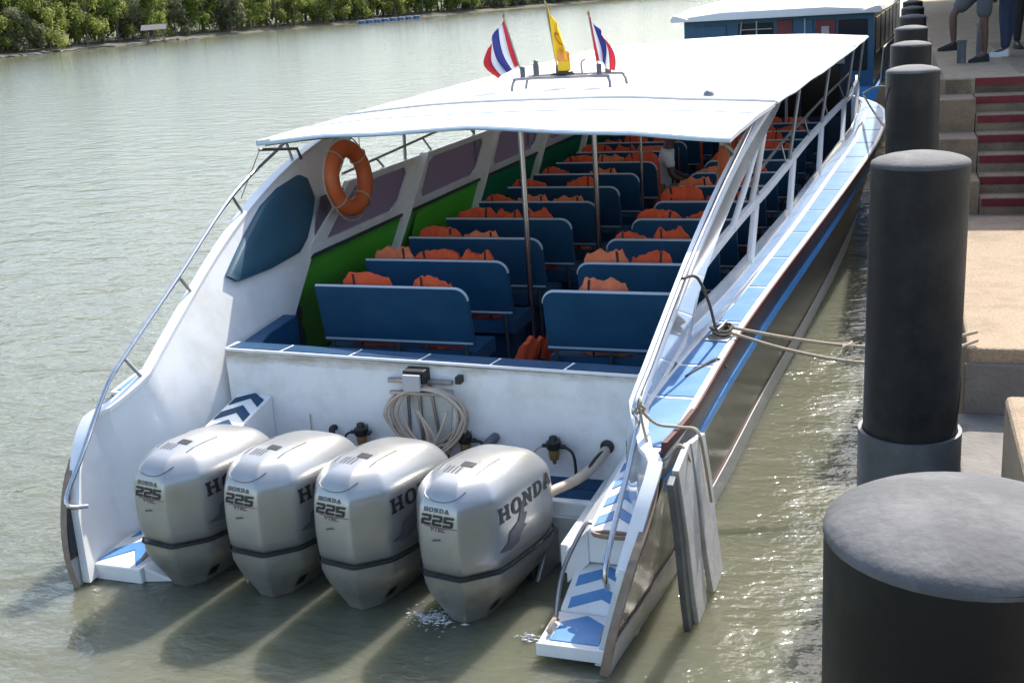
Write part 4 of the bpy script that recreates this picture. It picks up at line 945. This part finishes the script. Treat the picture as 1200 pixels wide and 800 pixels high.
# ------------------------------------------------------------------ fittings on the transom wall
def filt(x, z, label, legs):
    e = empty('fuel_filter', (x, -.06, z), label=label, cat='fuel filter', group='fuel filters on the transom wall')
    MB().disc_lathe([(.04, .0), (.048, .012), (.048, .05), (.03, .06), (.025, .085), (.01, .09)], 16).build('filter_head', 'black_rubber', e, smooth=40)
    MB().disc_lathe([(.012, -.10), (.014, -.08), (.030, -.07), (.036, -.03), (.036, -.002)], 16).build('bowl', 'brass', e, smooth=40)
    MB().box(-.025, .025, .03, .062, -.01, .06).build('wall_bracket', 'steel_dull', e)
    MB().tube([(.048, 0, .02), (.075, .0, .02)], .016, 8).build('port_fitting', 'black_rubber', e, smooth=60)
    MB().tube([(-.048, 0, .02), (-.075, .0, .02)], .014, 8).build('port_fitting', 'black_rubber', e, smooth=60)
    for pts, r, m in legs: MB().tube(spline(pts, 6), r, 7).build('fuel_line', m, e, smooth=60)
filt(-.39, .57, 'black fuel filter with thin black and beige lines, nearest the port cable sleeve', [([(-.07, 0, .02), (-.12, -.01, -.02), (-.13, -.03, -.2)], .008, 'black_rubber'), ([(.07, 0, .02), (.09, -.01, -.06), (.05, -.02, -.16)], .006, 'hose_beige')])
filt(.37, .57, 'black fuel filter with black lines beside the grey cable sleeve', [([(-.07, 0, .02), (-.15, -.02, -.02), (-.2, -.05, -.15), (-.3, -.08, -.25)], .010, 'black_rubber'), ([(.07, 0, .02), (.15, -.02, .0), (.19, -.04, -.12)], .010, 'black_rubber'), ([(-.07, 0, .01), (-.12, -.03, -.1), (-.12, -.05, -.25)], .007, 'black_rubber')])
filt(.98, .57, 'black fuel filter with a brass bowl beside the hose bundle', [([(.07, 0, .02), (.13, -.02, -.01), (.15, -.03, -.1), (.15, -.05, -.22)], .010, 'black_rubber'), ([(-.07, 0, .02), (-.12, -.02, -.01), (-.14, -.03, -.08)], .007, 'hose_beige')])
o = MB(); o.tube(spline([(.56, .0, .60), (.56, -.05, .60), (.50, -.10, .54), (.46, -.12, .46)], 4), .032, 10); tag(o.build('cable_sleeve', 'letter_grey', smooth=60), 'grey rubber cable sleeve coming out of the transom wall', 'cable')
o = MB(); o.tube(spline([(-.62, .0, .59), (-.62, -.05, .59), (-.60, -.07, .52), (-.58, -.08, .42)], 4), .022, 10); tag(o.build('cable_sleeve', 'black_rubber', smooth=60), 'short black cable sleeve on the transom wall behind the motors', 'cable')
for x, z in ((1.32, .59), ): MB().disc_lathe([(.045, 0), (.045, .012), (.03, .018)], 16).build('hull_fitting', 'black_rubber', hb, smooth=40).matrix_local = Matrix.Translation(Vector((x, -.004, z)) - O) @ Matrix.Rotation(R(90), 4, 'X')
o = MB(); o.tube([(-.80, -.01, .68), (-.80, -.015, .52)], .004, 5); tag(o.build('pull_cord', 'rope_tan'), 'thin pale cord hanging on the transom wall', 'cord')
# hose rack and coil
rk2 = empty('hose_rack', (.10, -.04, .95), label='grey steel rack with clamp plate fixed on the transom wall', cat='rack'); O2 = Vector(rk2.location)
def rkb(nm, m, mb): mb.v = [tuple(Vector(v) - O2) for v in mb.v]; return mb.build(nm, m, rk2, bevel=.004)
rkb('rack_bar', 'steel_dull', MB().box(-.16, .30, -.05, -.02, .955, .985)); rkb('rack_bar', 'steel_dull', MB().box(-.12, .27, -.12, -.09, .90, .922))
rkb('clamp_block', 'black_rubber', MB().box(-.02, .13, -.10, .03, .97, 1.06)); rkb('clamp_plate', 'sign_white', MB().box(-.01, .11, -.135, -.105, .93, 1.04))
rkb('rack_bar', 'steel_dull', MB().box(.04, .06, -.03, -.01, .55, .96)); rkb('rack_bar', 'steel_dull', MB().bar((.13, -.02, .95), (.17, -.02, .60), .018, .018)); rkb('rack_bar', 'steel_dull', MB().bar((-.03, -.02, .95), (-.04, -.02, .60), .018, .018))
rkb('rack_hook', 'black_rubber', MB().box(.33, .37, -.06, -.0, .97, 1.02))
co = empty('hose_coil', (.12, -.10, .75), label='beige hose looped in a coil on the transom wall rack', cat='hose'); co.scale = (1.28, 1, 1.22); rc = random.Random(3)
for k in range(8):
    pts = []; w = rc.uniform(.17, .23); h = rc.uniform(.16, .26); ox = rc.uniform(-.03, .03); oy = rc.uniform(-.045, .03)
    for i in range(28):
        a = 2*math.pi*i/28; c, s = math.cos(a), math.sin(a)
        pts.append((ox + w * c * (1 - .25 * max(0, -s)) + .01*noise.noise((a, k, 0)), oy + .01*math.sin(3*a + k), .18 - .19 + (.17 if s > 0 else h) * s))
    MB().tube(pts, .0085, 6, closed=True).build('hose_loop', 'hose_beige', co, smooth=60)
for k in range(4):
    MB().tube(spline([(rc.uniform(-.16, .16), -.05, .05), (rc.uniform(-.1, .1), -.06, -.1), (rc.uniform(-.05, .12), -.05, -.24)], 6), .008, 6).build('hose_loop', 'hose_beige', co, smooth=60)
MB().prism([(-.16, .02, .16), (.17, .02, .16), (.12, .02, -.2), (-.08, .02, -.2)], (0, .01, 0)).build('backing_board', 'chine', rk2).location = Vector((.12, -.03, .75)) - O2

# ------------------------------------------------------------------ flags and beacon on the roof rack
def flag(base, top, label, stripes, fly, drop, wave=.03, seed=0, emblem=False):
    base = Vector(base); top = Vector(top); e = empty('flag', base, 0, label, 'flag', 'flags on the roof rack'); d = top - base
    MB().tube([Vector(), d], .008, 8).build('flag_pole', 'steel_dull', e, smooth=60)
    MB().disc_lathe([(.014, 0), (.016, .012), (.004, .04)], 8, tuple(d)).build('finial', 'brass', e, smooth=60)
    MB().disc_lathe([(.026, -.02), (.026, .09), (.015, .10)], 10).build('pole_socket', 'letter_grey', e, smooth=60)
    # stripes run down the limp cloth: u across the stripes, v along the hang
    fly = Vector(fly); u0 = 0; tot = sum(w for w, _ in stripes)
    for w, mt in stripes:
        m = MB(); rings = []; n = max(2, int(10 * w / tot) + 1)
        for i in range(n + 1):
            u = (u0 + w * i / n) / tot; r = []
            for j in range(13):
                v = j / 12; A = d * .97; p = A.lerp(d * .22, v) + fly * u * (.72 + .28 * math.sin(v * 3.1)) + Vector((0, 0, -drop * u * (1 - .55*v)))
                p += Vector((.2, 1, 0)).normalized() * (wave * math.sin(u * 9 + v * 3 + seed) * (.2 + u)) + Vector((0, 0, .012 * math.sin(v * 5 + u * 4 + seed)))
                r.append(p)
            rings.append(r)
        m.loft(rings, cap=False, loop=False); o = m.build('stripe' if len(stripes) > 1 else 'cloth', mt, e, smooth=180); u0 += w
        sd = o.modifiers.new('solid', 'SOLIDIFY'); sd.thickness = .002
    if emblem:
        m = MB(); rings = []
        P = lambda u, v: (d * .97).lerp(d * .22, v) + fly * u * (.72 + .28 * math.sin(v * 3.1)) + Vector((0, 0, -drop * u * (1 - .55*v))) + Vector((.2, 1, 0)).normalized() * (wave * math.sin(u * 9 + v * 3 + seed) * (.2 + u)) + Vector((0, -.006, .012 * math.sin(v * 5 + u * 4 + seed)))
        for k in range(16):
            a = 2*math.pi*k/16; r0, r1 = .15, .22
            rings.append([P(.55 + r0*math.cos(a), .45 + r0*.6*math.sin(a)), P(.55 + r1*math.cos(a), .45 + r1*.6*math.sin(a))])
        m.loft(rings, cap=False, loop=False, closed=True); m.build('emblem', 'emblem_ochre', e, fix=False)
    return e
TH = [(1, 'flag_red'), (1, 'flag_white'), (2, 'flag_blue'), (1, 'flag_white'), (1, 'flag_red')]
flag((-.60, 4.25, 2.58), (-.74, 4.20, 3.14), 'red, white and blue striped flag leaning out on the port end of the roof rack', TH, (-.25, -.06, -.04), .22, .04, 0)
flag((-.24, 4.25, 2.58), (-.33, 4.22, 3.28), 'yellow flag standing tallest beside the amber beacon', [(1, 'flag_yellow')], (.17, -.04, -.02), .22, .04, 1, True)
flag((.16, 4.25, 2.58), (.09, 4.22, 3.12), 'red, white and blue striped flag nearest the starboard end of the roof rack', TH, (.21, -.05, -.02), .15, .045, 2)
bc = empty('beacon', (-.17, 4.22, 2.585), label='amber warning beacon on a black base on the roof rack', cat='beacon')
MB().disc_lathe([(.075, 0), (.08, .01), (.08, .035), (.06, .045)], 20).build('beacon_base', 'black_rubber', bc, smooth=40)
MB().disc_lathe([(.06, .045), (.062, .10), (.058, .13)], 20).build('beacon_body', 'flag_yellow', bc, smooth=40)
MB().disc_lathe([(.058, .13), (.055, .20), (.04, .225), (.01, .23)], 20).build('lens', 'lamp_amber', bc, smooth=40)
MB().tube([(.09 + .11*math.cos(a) - .12, .02 + .07*math.sin(a), .01) for a in np.linspace(0, 6.0, 20)], .010, 6).build('cable_loop', 'black_rubber', bc, smooth=60)
for x in (-.52, .20):
    o = MB(); o.disc_lathe([(.03, 0), (.03, .10), (.022, .11), (.020, .14), (.005, .15)], 12, (x, 4.42, 2.58)); tag(o.build('rack_lamp', 'letter_grey', smooth=40), 'small dark lamp standing on the roof rack behind the %s striped flag' % ('port' if x < 0 else 'starboard'), 'lamp')

# ------------------------------------------------------------------ fender boards, ropes, cleat
fb = [([(2.03, -1.44, 1.0), (2.03, -1.36, 1.02), (2.03, -.96, -.12), (2.03, -1.08, -.10)], 'narrow blue-grey edge board of the fender hung at the stern corner', .035, 'pile_steel'),
      ([(2.04, -1.35, 1.04), (2.04, -1.06, 1.08), (2.06, -.72, -.16), (2.06, -.95, -.17)], 'split grey weathered fender board hung at the stern corner', .035, 'wood_grey'),
      ([(2.045, -1.04, 1.07), (2.05, -.70, 1.0), (2.08, -.30, -.12), (2.08, -.69, .02)], 'wider grey weathered fender board hung against the dark hull side', .032, 'wood_grey')]
for i, (q, lb, th, mt) in enumerate(fb):
    e = MB(); P = [Vector(p) for p in q]
    a = spline([P[0], P[0].lerp(P[3], .35) + Vector((0, .012, 0)), P[0].lerp(P[3], .7) + Vector((0, -.015, 0)), P[3]], 4); b = spline([P[1], P[1].lerp(P[2], .3) + Vector((0, .02, 0)), P[1].lerp(P[2], .65) + Vector((0, -.012, 0)), P[2]], 4)
    e.loft([[x + Vector((th, 0, 0)), y + Vector((th, 0, 0)), y, x] for x, y in zip(a, b)]); tag(e.build('fender_board', mt, bevel=.006), lb, 'board', 'fender boards at the stern corner')
def rope(nm, pts, r, mt, label, n=8):
    o = MB().tube(spline(pts, n), r, 7).build(nm, mt, smooth=60); return tag(o, label, 'rope')
rope('rope', [(1.74, -.80, 1.16), (1.82, -.74, 1.05), (1.95, -.72, 1.03), (2.07, -.84, 1.06), (2.10, -.82, .9), (2.115, -.72, .6)], .009, 'rope_tan', 'tan rope from the handrail over the gunwale to the fender boards')
rope('rope', [(1.74, -.80, 1.17), (1.80, -.86, .98), (1.9, -.93, .92), (2.03, -1.1, 1.08), (2.09, -1.12, 1.0)], .008, 'rope_tan', 'tan rope hanging slack between handrail and split fender board')
rope('rope', [(1.72, -.82, 1.20), (1.77, -.80, 1.16), (1.73, -.76, 1.12), (1.71, -.82, 1.14), (1.76, -.84, 1.20), (1.74, -.78, 1.22)], .010, 'rope_tan', 'tan rope knotted round the handrail near the stern')
cl = empty('cleat', (1.86, 1.05, 1.03), -.1, 'rusty mooring cleat wound with rope on the blue walkway', 'cleat')
MB().box(-.08, .08, -.14, .14, 0, .008).build('cleat_plate', 'wood_grey', cl, bevel=.003)
for y in (-.05, .05): MB().tube([(0, y, 0), (0, y, .06)], .016, 8).build('cleat_leg', 'steel_dull', cl, smooth=60)
MB().tube([(0, -.12, .07), (0, 0, .062), (0, .12, .07)], [.010, .016, .010], 8).build('cleat_horn', 'steel_dull', cl, smooth=60)
for k in range(4): MB().tube([(.045*math.cos(a) * (1 + .2*k), .085*math.sin(a), .015 + .014*k + .01*math.sin(2*a)) for a in np.linspace(0, 2*math.pi, 19)[:-1]], .011, 6, closed=True).build('rope_turn', 'rope_dark' if k % 2 else 'rope_tan', cl, smooth=60)
end = pp(1.62, .16, ZL + .08)
rope('mooring_rope', [(1.90, 1.10, 1.08), (2.30, 1.15, 1.0), (2.72, 1.25, .93), (3.1, 1.4, .90), tuple(end)], .012, 'rope_tan', 'upper tan mooring rope from the cleat to the pier landing')
rope('mooring_rope', [(1.90, 1.02, 1.07), (2.28, 1.06, .95), (2.72, 1.12, .86), (3.1, 1.24, .84), tuple(pp(1.55, .16, ZL + .04))], .012, 'rope_tan', 'lower tan mooring rope from the cleat to the pier landing')
kn = MB()
for k in range(5): kn.tube([(2.66 + .012*k, 1.215 + .03*math.cos(a + k), .915 + .024*math.sin(a) + .006*k) for a in np.linspace(0, 2*math.pi, 13)[:-1]], .010, 6, closed=True)
tag(kn.build('rope_knot', 'rope_tan', smooth=60), 'frayed knot where the two mooring ropes meet over the water', 'rope')
rope('rope', [(1.78, .2, 1.64), (1.83, .4, 1.60), (1.86, .62, 1.38), (1.86, .85, 1.14), (1.86, .98, 1.08)], .010, 'rope_dark', 'dark rope from the arch handrail down to the walkway cleat')
rope('rope', [(1.80, .15, 1.032), (1.86, .35, 1.034), (1.93, .52, 1.034), (1.97, .60, .95)], .008, 'rope_dark', 'dark rope lying across a blue walkway tile')
rope('mooring_rope', [(1.98, 12.6, 1.52), (2.4, 9.5, 1.9), (2.88, 6.5, 2.1)], .012, 'rope_tan', 'thin rope from the cabin rail to the piles by the stairs')
rope('mooring_rope', [(2.0, 12.4, 1.50), (2.5, 8, 1.62), (2.96, 3.75, 1.9)], .014, 'rope_tan', 'taut rope from the bow rail to the pile beside the stairs')

# ------------------------------------------------------------------ second boat ahead
b2 = empty('ferry_boat', (0.02, 17.0, 0), 0, 'larger blue and white ferry boat moored ahead of the speedboat', 'boat')
m = MB(); rings = []
for y, w, z in ((0, 1.95, 1.2), (5, 2.05, 1.25), (10, 1.9, 1.4), (14, .8, 1.7), (15.5, .1, 1.9)):
    rings.append([(w, y, z), (w * .85, y, .1), (w*.6, y, -.5), (-w*.6, y, -.5), (-w * .85, y, .1), (-w, y, z)])
m.loft(rings); m.build('hull', 'sky_blue', b2, smooth=30)
m = MB(); m.box(-1.78, 1.82, .25, 11, 1.2, 2.56); cab = m.build('cabin', 'boat_blue', b2)
for x0, x1, mt, z0, z1 in ((-1.55, -.95, 'boat_blue', 1.5, 2.45), (-.72, -.05, 'window_black', 1.7, 2.46), (.02, .32, 'boat_red', 1.4, 2.5), (.40, .70, 'boat_blue', 1.5, 2.48), (.74, 1.12, 'boat_red', 1.3, 2.46), (1.16, 1.70, 'window_black', 1.5, 2.44)):
    pn = MB().box(x0, x1, .22, .246, z0, z1).build('aft_door' if mt == 'boat_red' else 'aft_panel', mt, cab, bevel=.01)
MB().box(.86, 1.0, .205, .218, 2.2, 2.34).build('notice', 'sign_white', cab)
for x in (-.36, .55): MB().box(x - .012, x + .012, .20, .215, 1.6, 2.5).build('window_bar', 'seat_trim', cab)
MB().tube([(-.64, .2, 2.5), (-.66, .1, 2.2), (-.72, .1, 2.14)], .014, 6).build('aft_rail', 'sign_white', b2, smooth=60)
MB().tube([(-.66, .12, 2.35), (-.05, .12, 2.35)], .010, 6).build('aft_rail', 'sign_white', b2, smooth=60)
m = MB(); rings = []
def b2sec(y, w, zt):
    return [(-w, y, 2.56), (-w - .02, y, 2.60), (-w + .03, y, 2.68), (-w * .85, y, zt - .06), (-w * .5, y, zt), (w * .5, y, zt), (w * .85, y, zt - .06), (w - .03, y, 2.68), (w + .02, y, 2.60), (w, y, 2.56)]
for y, w, zt in ((-.12, 1.90, 2.66), (-.10, 1.96, 2.70), (.1, 1.98, 2.80), (.8, 2.0, 2.86), (4, 2.02, 2.9), (11, 1.95, 2.9)): rings.append(b2sec(y, w, zt))
m.loft(rings); m.build('roof', 'roof_white', b2, smooth=35)
for k in range(6):
    y = .6 + k * 1.6
    MB().box(1.815, 1.835, y, y + 1.3, 1.75, 2.45).build('side_window', 'window_black', cab, bevel=.01)
MB().tube([(2.0, .1, 1.9), (2.05, 5, 1.92), (1.95, 10, 2.0)], .02, 8).build('side_rail', 'sign_white', b2, smooth=60)
for k in range(9): MB().tube([(1.95, .2 + k * 1.1, 1.22), (2.0, .2 + k * 1.1, 1.9)], .014, 6).build('rail_post', 'sign_white', b2, smooth=60)
MB().box(.3, 1.2, 2.0, 2.8, 2.88, 3.3).build('roof_locker', 'flag_white', b2, bevel=.03)

# ------------------------------------------------------------------ people
def skin_mesh(name, J, E_, m, grow=0.0, root=None, sub=1):
    """J: joint -> (x, y, z, rx[, ry]); E_: list of joint pairs"""
    names = [j for j in J if any(j in e for e in E_)]; idx = {n: i for i, n in enumerate(names)}
    me = bpy.data.meshes.new(name); me.from_pydata([J[n][:3] for n in names], [(idx[a], idx[b]) for a, b in E_], [])
    o = bpy.data.objects.new(name, me); COL.objects.link(o); sk = o.modifiers.new('s', 'SKIN'); sk.use_smooth_shade = True
    for n in names:
        v = me.skin_vertices[0].data[idx[n]]; r = J[n][3:]; v.radius = (r[0] + grow, (r[1] if len(r) > 1 else r[0]) + grow); v.use_root = (n == (root or names[0]))
    o.modifiers.new('u', 'SUBSURF').levels = sub; o.modifiers['u'].render_levels = sub
    bpy.context.view_layer.update(); dg = bpy.context.evaluated_depsgraph_get(); out = bpy.data.meshes.new_from_object(o.evaluated_get(dg)); bpy.data.objects.remove(o)
    out.name = name; out.materials.clear(); out.materials.append(MATS[m])
    for p in out.polygons: p.use_smooth = True
    return out
def base_joints():
    J = dict(pelvis=(0, 0, .95, .14, .10), waist=(0, 0, 1.08, .13, .095), chest=(0, 0, 1.30, .15, .105), neckb=(0, 0, 1.44, .075, .07), neck=(0, .005, 1.50, .052), head=(0, .02, 1.60, .078, .092), crown=(0, .01, 1.69, .062, .07))
    for s, n in ((-1, 'l'), (1, 'r')):
        J.update({n + 'hip': (s*.09, 0, .90, .088), n + 'knee': (s*.10, .01, .49, .058), n + 'calf': (s*.10, -.01, .36, .055), n + 'ank': (s*.10, -.02, .09, .038), n + 'toe': (s*.11, .14, .035, .036, .03),
                  n + 'sho': (s*.175, 0, 1.39, .058), n + 'elb': (s*.23, -.01, 1.11, .042), n + 'wri': (s*.25, .06, .87, .028), n + 'palm': (s*.25, .08, .79, .034, .018)})
    return J
ARMS = [e for n in 'lr' for e in (('chest', n + 'sho'), (n + 'sho', n + 'elb'), (n + 'elb', n + 'wri'), (n + 'wri', n + 'palm'))]
LEGS = [e for n in 'lr' for e in (('pelvis', n + 'hip'), (n + 'hip', n + 'knee'), (n + 'knee', n + 'calf'), (n + 'calf', n + 'ank'), (n + 'ank', n + 'toe'))]
CORE = [('pelvis', 'waist'), ('waist', 'chest'), ('chest', 'neckb'), ('neckb', 'neck'), ('neck', 'head'), ('head', 'crown')]
def person(loc, rz_, label, J, shirt, pants, long_legs=True, skirt=False, shoes='shoe_white', group=None, scale=1.0):
    e = empty('person', loc, rz_, label, 'person', group); e.scale = (scale,) * 3
    body = skin_mesh('body', J, CORE + LEGS + ARMS, 'skin_brown', 0, 'pelvis')
    mb = MB(); mb.add([v.co[:] for v in body.vertices], [tuple(p.vertices) for p in body.polygons])
    for s, n in ((-1, 'l'), (1, 'r')):             # five fingers each hand
        w = Vector(J[n + 'wri'][:3]); p = Vector(J[n + 'palm'][:3]); d = (p - w).normalized(); side = d.cross(Vector((s, 0.2, 0))).normalized()
        for k, (o, L_) in enumerate(((-.027, .062), (-.009, .075), (.009, .08), (.026, .07))):
            q = p + side * o + d * .01; mb.tube([q, q + d * L_ * .5 + Vector((-s*.006, 0, 0)), q + d * L_ * .85 + Vector((-s*.022, 0, 0)), q + d * L_ + Vector((-s*.034, 0, 0))], [.0095, .009, .008, .005], 6)
        q = w + d * .035 + side * .03; mb.tube([q, q + side * .03 + d * .03, q + side * .035 + d * .06], [.011, .010, .006], 6)
    hd = Vector(J['head'][:3]); fw = Vector((0, 1, 0))
    mb.tube([hd + fw * .085 + Vector((0, 0, .03)), hd + fw * .108 + Vector((0, 0, -.012)), hd + fw * .09 + Vector((0, 0, -.02))], [.007, .013, .008], 6)
    for s in (-1, 1): mb.tube([hd + Vector((s*.078, 0, .03)), hd + Vector((s*.09, -.01, .015)), hd + Vector((s*.08, 0, -.03))], [.010, .016, .008], 6)
    bo = mb.build('body', 'skin_brown', e, smooth=180)
    for s in (-1, 1): MB().disc_lathe([(.004, -.008), (.012, 0), (.004, .008)], 8, tuple(hd + Vector((s*.032, .088, .028)))).build('eye', 'letter_black', bo, smooth=180)
    MB().tube([hd + Vector((-.025, .092, -.045)), hd + Vector((0, .098, -.046)), hd + Vector((.025, .092, -.045))], .006, 6).build('mouth', 'flag_red' if False else 'maroon', bo, smooth=180)
    J2 = dict(J)
    lk('shirt', skin_mesh('shirt', J2, CORE[:3] + [x for n in 'lr' for x in (('chest', n + 'sho'),)] + [(n + 'sho', n + 'slv') for n in 'lr'], shirt, .016, 'waist') if False else skin_mesh('shirt', {**J2, 'lslv': tuple(Vector(J['lsho'][:3]).lerp(Vector(J['lelb'][:3]), .65)) + (.052,), 'rslv': tuple(Vector(J['rsho'][:3]).lerp(Vector(J['relb'][:3]), .65)) + (.052,)}, CORE[:3] + [('chest', 'lsho'), ('chest', 'rsho'), ('lsho', 'lslv'), ('rsho', 'rslv')], shirt, .017, 'waist'), e)
    if long_legs: lk('trousers', skin_mesh('trousers', J2, [x for x in LEGS if not x[1].endswith('toe')] + [('pelvis', 'waist')], pants, .016, 'pelvis'), e)
    else:
        JJ = dict(J2)
        for n in 'lr': JJ[n + 'mid'] = tuple(Vector(J[n + 'hip'][:3]).lerp(Vector(J[n + 'knee'][:3]), .92)) + (.085,)
        lk('shorts', skin_mesh('shorts', JJ, [('pelvis', 'waist')] + [x for n in 'lr' for x in (('pelvis', n + 'hip'), (n + 'hip', n + 'mid'))], pants, .022, 'pelvis'), e)
    for n in 'lr':
        a, t = Vector(J[n + 'ank'][:3]), Vector(J[n + 'toe'][:3]); f = Vector((t.x - a.x, t.y - a.y, 0)).normalized(); zb = t.z - .04
        if shoes: MB().loft([[Vector((c.x, c.y, zb)) + Vector((-f.y, f.x, 0)) * w * k + Vector((0, 0, h)) for k, h in ((-1, 0), (1, 0), (1, hh * .5), (.5, hh), (-.5, hh), (-1, hh * .5))] for c, w, hh in ((a - f * .055, .035, .10), (a, .042, .105), (a + f * .09, .05, .075), (t + f * .0, .048, .06), (t + f * .055, .028, .04))]).build('shoe', shoes, e, smooth=60)
    hr = MB(); c = hd + Vector((0, -.012, .035))
    rings = []
    for i in range(7):
        ph = R(90 - i * 17); rings.append([c + Vector((.088 * math.cos(ph) * math.cos(a), .104 * math.cos(ph) * math.sin(a) - (.012 if i > 4 else 0), .088 * math.sin(ph) + .008 * noise.noise((a * 2, i, 0)))) for a in [2*math.pi*k/20 for k in range(20)]])
    hr.loft(rings); hr.build('hair', 'hair_black', e, smooth=180)
    return e
# people waiting on the deck
dk = ZD + .004
J = base_joints(); J['rknee'] = (.16, .30, .62, .058); J['rcalf'] = (.16, .29, .50, .055); J['rank'] = (.16, .27, .24, .038); J['rtoe'] = (.17, .42, .19, .036, .03); J['lelb'] = (-.34, .14, 1.16, .042); J['lwri'] = (-.50, .22, 1.02, .028); J['lpalm'] = (-.56, .25, .97, .034, .018)
person(pp(10.3, .62, dk), R(120), 'person in grey shorts with one foot raised on a bollard at the deck edge', J, 'cloth_black', 'cloth_grey', False, shoes='cloth_black')
J = base_joints(); J['rank'] = (.13, .05, .09, .038); J['rtoe'] = (.15, .2, .035, .036, .03)
person(pp(11.0, 1.0, dk), R(70), 'person in blue jeans standing beside the one in grey shorts', J, 'cloth_grey', 'cloth_jeans')
J = base_joints()
person(pp(12.3, 1.35, dk), R(200), 'person in black trousers standing behind the one in jeans', J, 'cloth_khaki', 'cloth_black', shoes='cloth_black')
J = base_joints(); J['lknee'] = (-.12, .06, .49, .058)
person(pp(13.8, 1.9, dk), R(170), 'person in dark trousers standing deep in the shade of the shelter', J, 'cloth_black', 'cloth_black', shoes='cloth_black')
J = base_joints()
person(pp(14.6, 2.3, dk), R(240), 'person in jeans standing deep in the shade of the shelter', J, 'cloth_white', 'cloth_jeans', shoes='cloth_black')
J = base_joints(); J['rank'] = (.12, .12, .09, .038); J['rtoe'] = (.13, .27, .035, .036, .03); J['rknee'] = (.11, .08, .49, .058)
person(pp(11.6, 2.15, dk), R(100), 'person in black trousers and white shoes near the top of the stairs', J, 'cloth_black', 'cloth_black')
# bollard posts on the deck edge
for a, s, h in ((10.12, .40, .26), (11.0, .68, .42)):
    e = empty('deck_bollard', pp(a, s, dk), 0, 'short grey steel bollard %s' % ('under the raised foot at the deck edge' if s < .5 else 'behind the person in grey shorts'), 'bollard')
    MB().disc_lathe([(.055, 0), (.055, h)], 16).build('post', 'pile_steel', e, smooth=40); MB().disc_lathe([(.065, h), (.065, h + .025), (.05, h + .03)], 16).build('cap', 'pile_cap', e, smooth=40)
# passenger in the cabin, sitting sideways on an aisle seat
J = base_joints()
dz = -.42
for n in ('pelvis', 'waist', 'chest', 'neckb', 'neck', 'head', 'crown', 'lsho', 'rsho', 'lelb', 'relb', 'lhip', 'rhip'):
    q = J[n]; J[n] = (q[0], q[1] + (q[2] - .95) * .18, q[2] + dz) + q[3:]
for n, s in (('l', -1), ('r', 1)):
    J[n + 'hip'] = (s*.09, .02, .50, .088); J[n + 'knee'] = (s*.12, .44, .50, .058); J[n + 'calf'] = (s*.12, .45, .36, .055); J[n + 'ank'] = (s*.12, .43, .09, .038); J[n + 'toe'] = (s*.13, .58, .035, .036, .03)
    J[n + 'elb'] = (s*.24, .12, .72, .042); J[n + 'wri'] = (s*.17, .36, .62, .028); J[n + 'palm'] = (s*.16, .43, .59, .034, .018)
person((.02, 7.28, .43), R(-75), 'passenger in a white shirt sitting sideways on an aisle seat inside the boat', J, 'cloth_white', 'cloth_khaki', shoes='cloth_black')

# ------------------------------------------------------------------ splashing cooling water by the motors
rs = random.Random(9); m = MB()
for (px, py, rad, n) in ((512, 724, .14, 330), (540, 716, .09, 160), (440, 690, .05, 60), (300, 680, .05, 50), (618, 748, .05, 60)):
    c = pix(px, py, 0)
    for k in range(n):
        a = rs.uniform(0, 6.28); d = rad * min(1.6, abs(rs.gauss(0, .5))); r = rs.uniform(.002, .006) * (2.4 if rs.random() < .15 else 1); z = .002 + abs(rs.gauss(0, .012)) * max(.1, 1 - d / rad * .7)
        q = c + Vector((math.cos(a) * d * 1.3, math.sin(a) * d, z)); f = rs.uniform(.15, .6)
        m.add([q + Vector(v) for v in ((r*2.2, r*.5, 0), (-r*1.8, -r*.6, 0), (-r*.5, r*.9, 0), (r*.4, -r*.8, 0), (0, 0, r * f), (0, 0, -r * f))], [(0, 2, 4), (2, 1, 4), (1, 3, 4), (3, 0, 4), (2, 0, 5), (1, 2, 5), (3, 1, 5), (0, 3, 5)])
tag(m.build('splash', 'cloth_white', smooth=180), 'white water splashing beside the outboard motor legs', 'splash', kind='stuff')
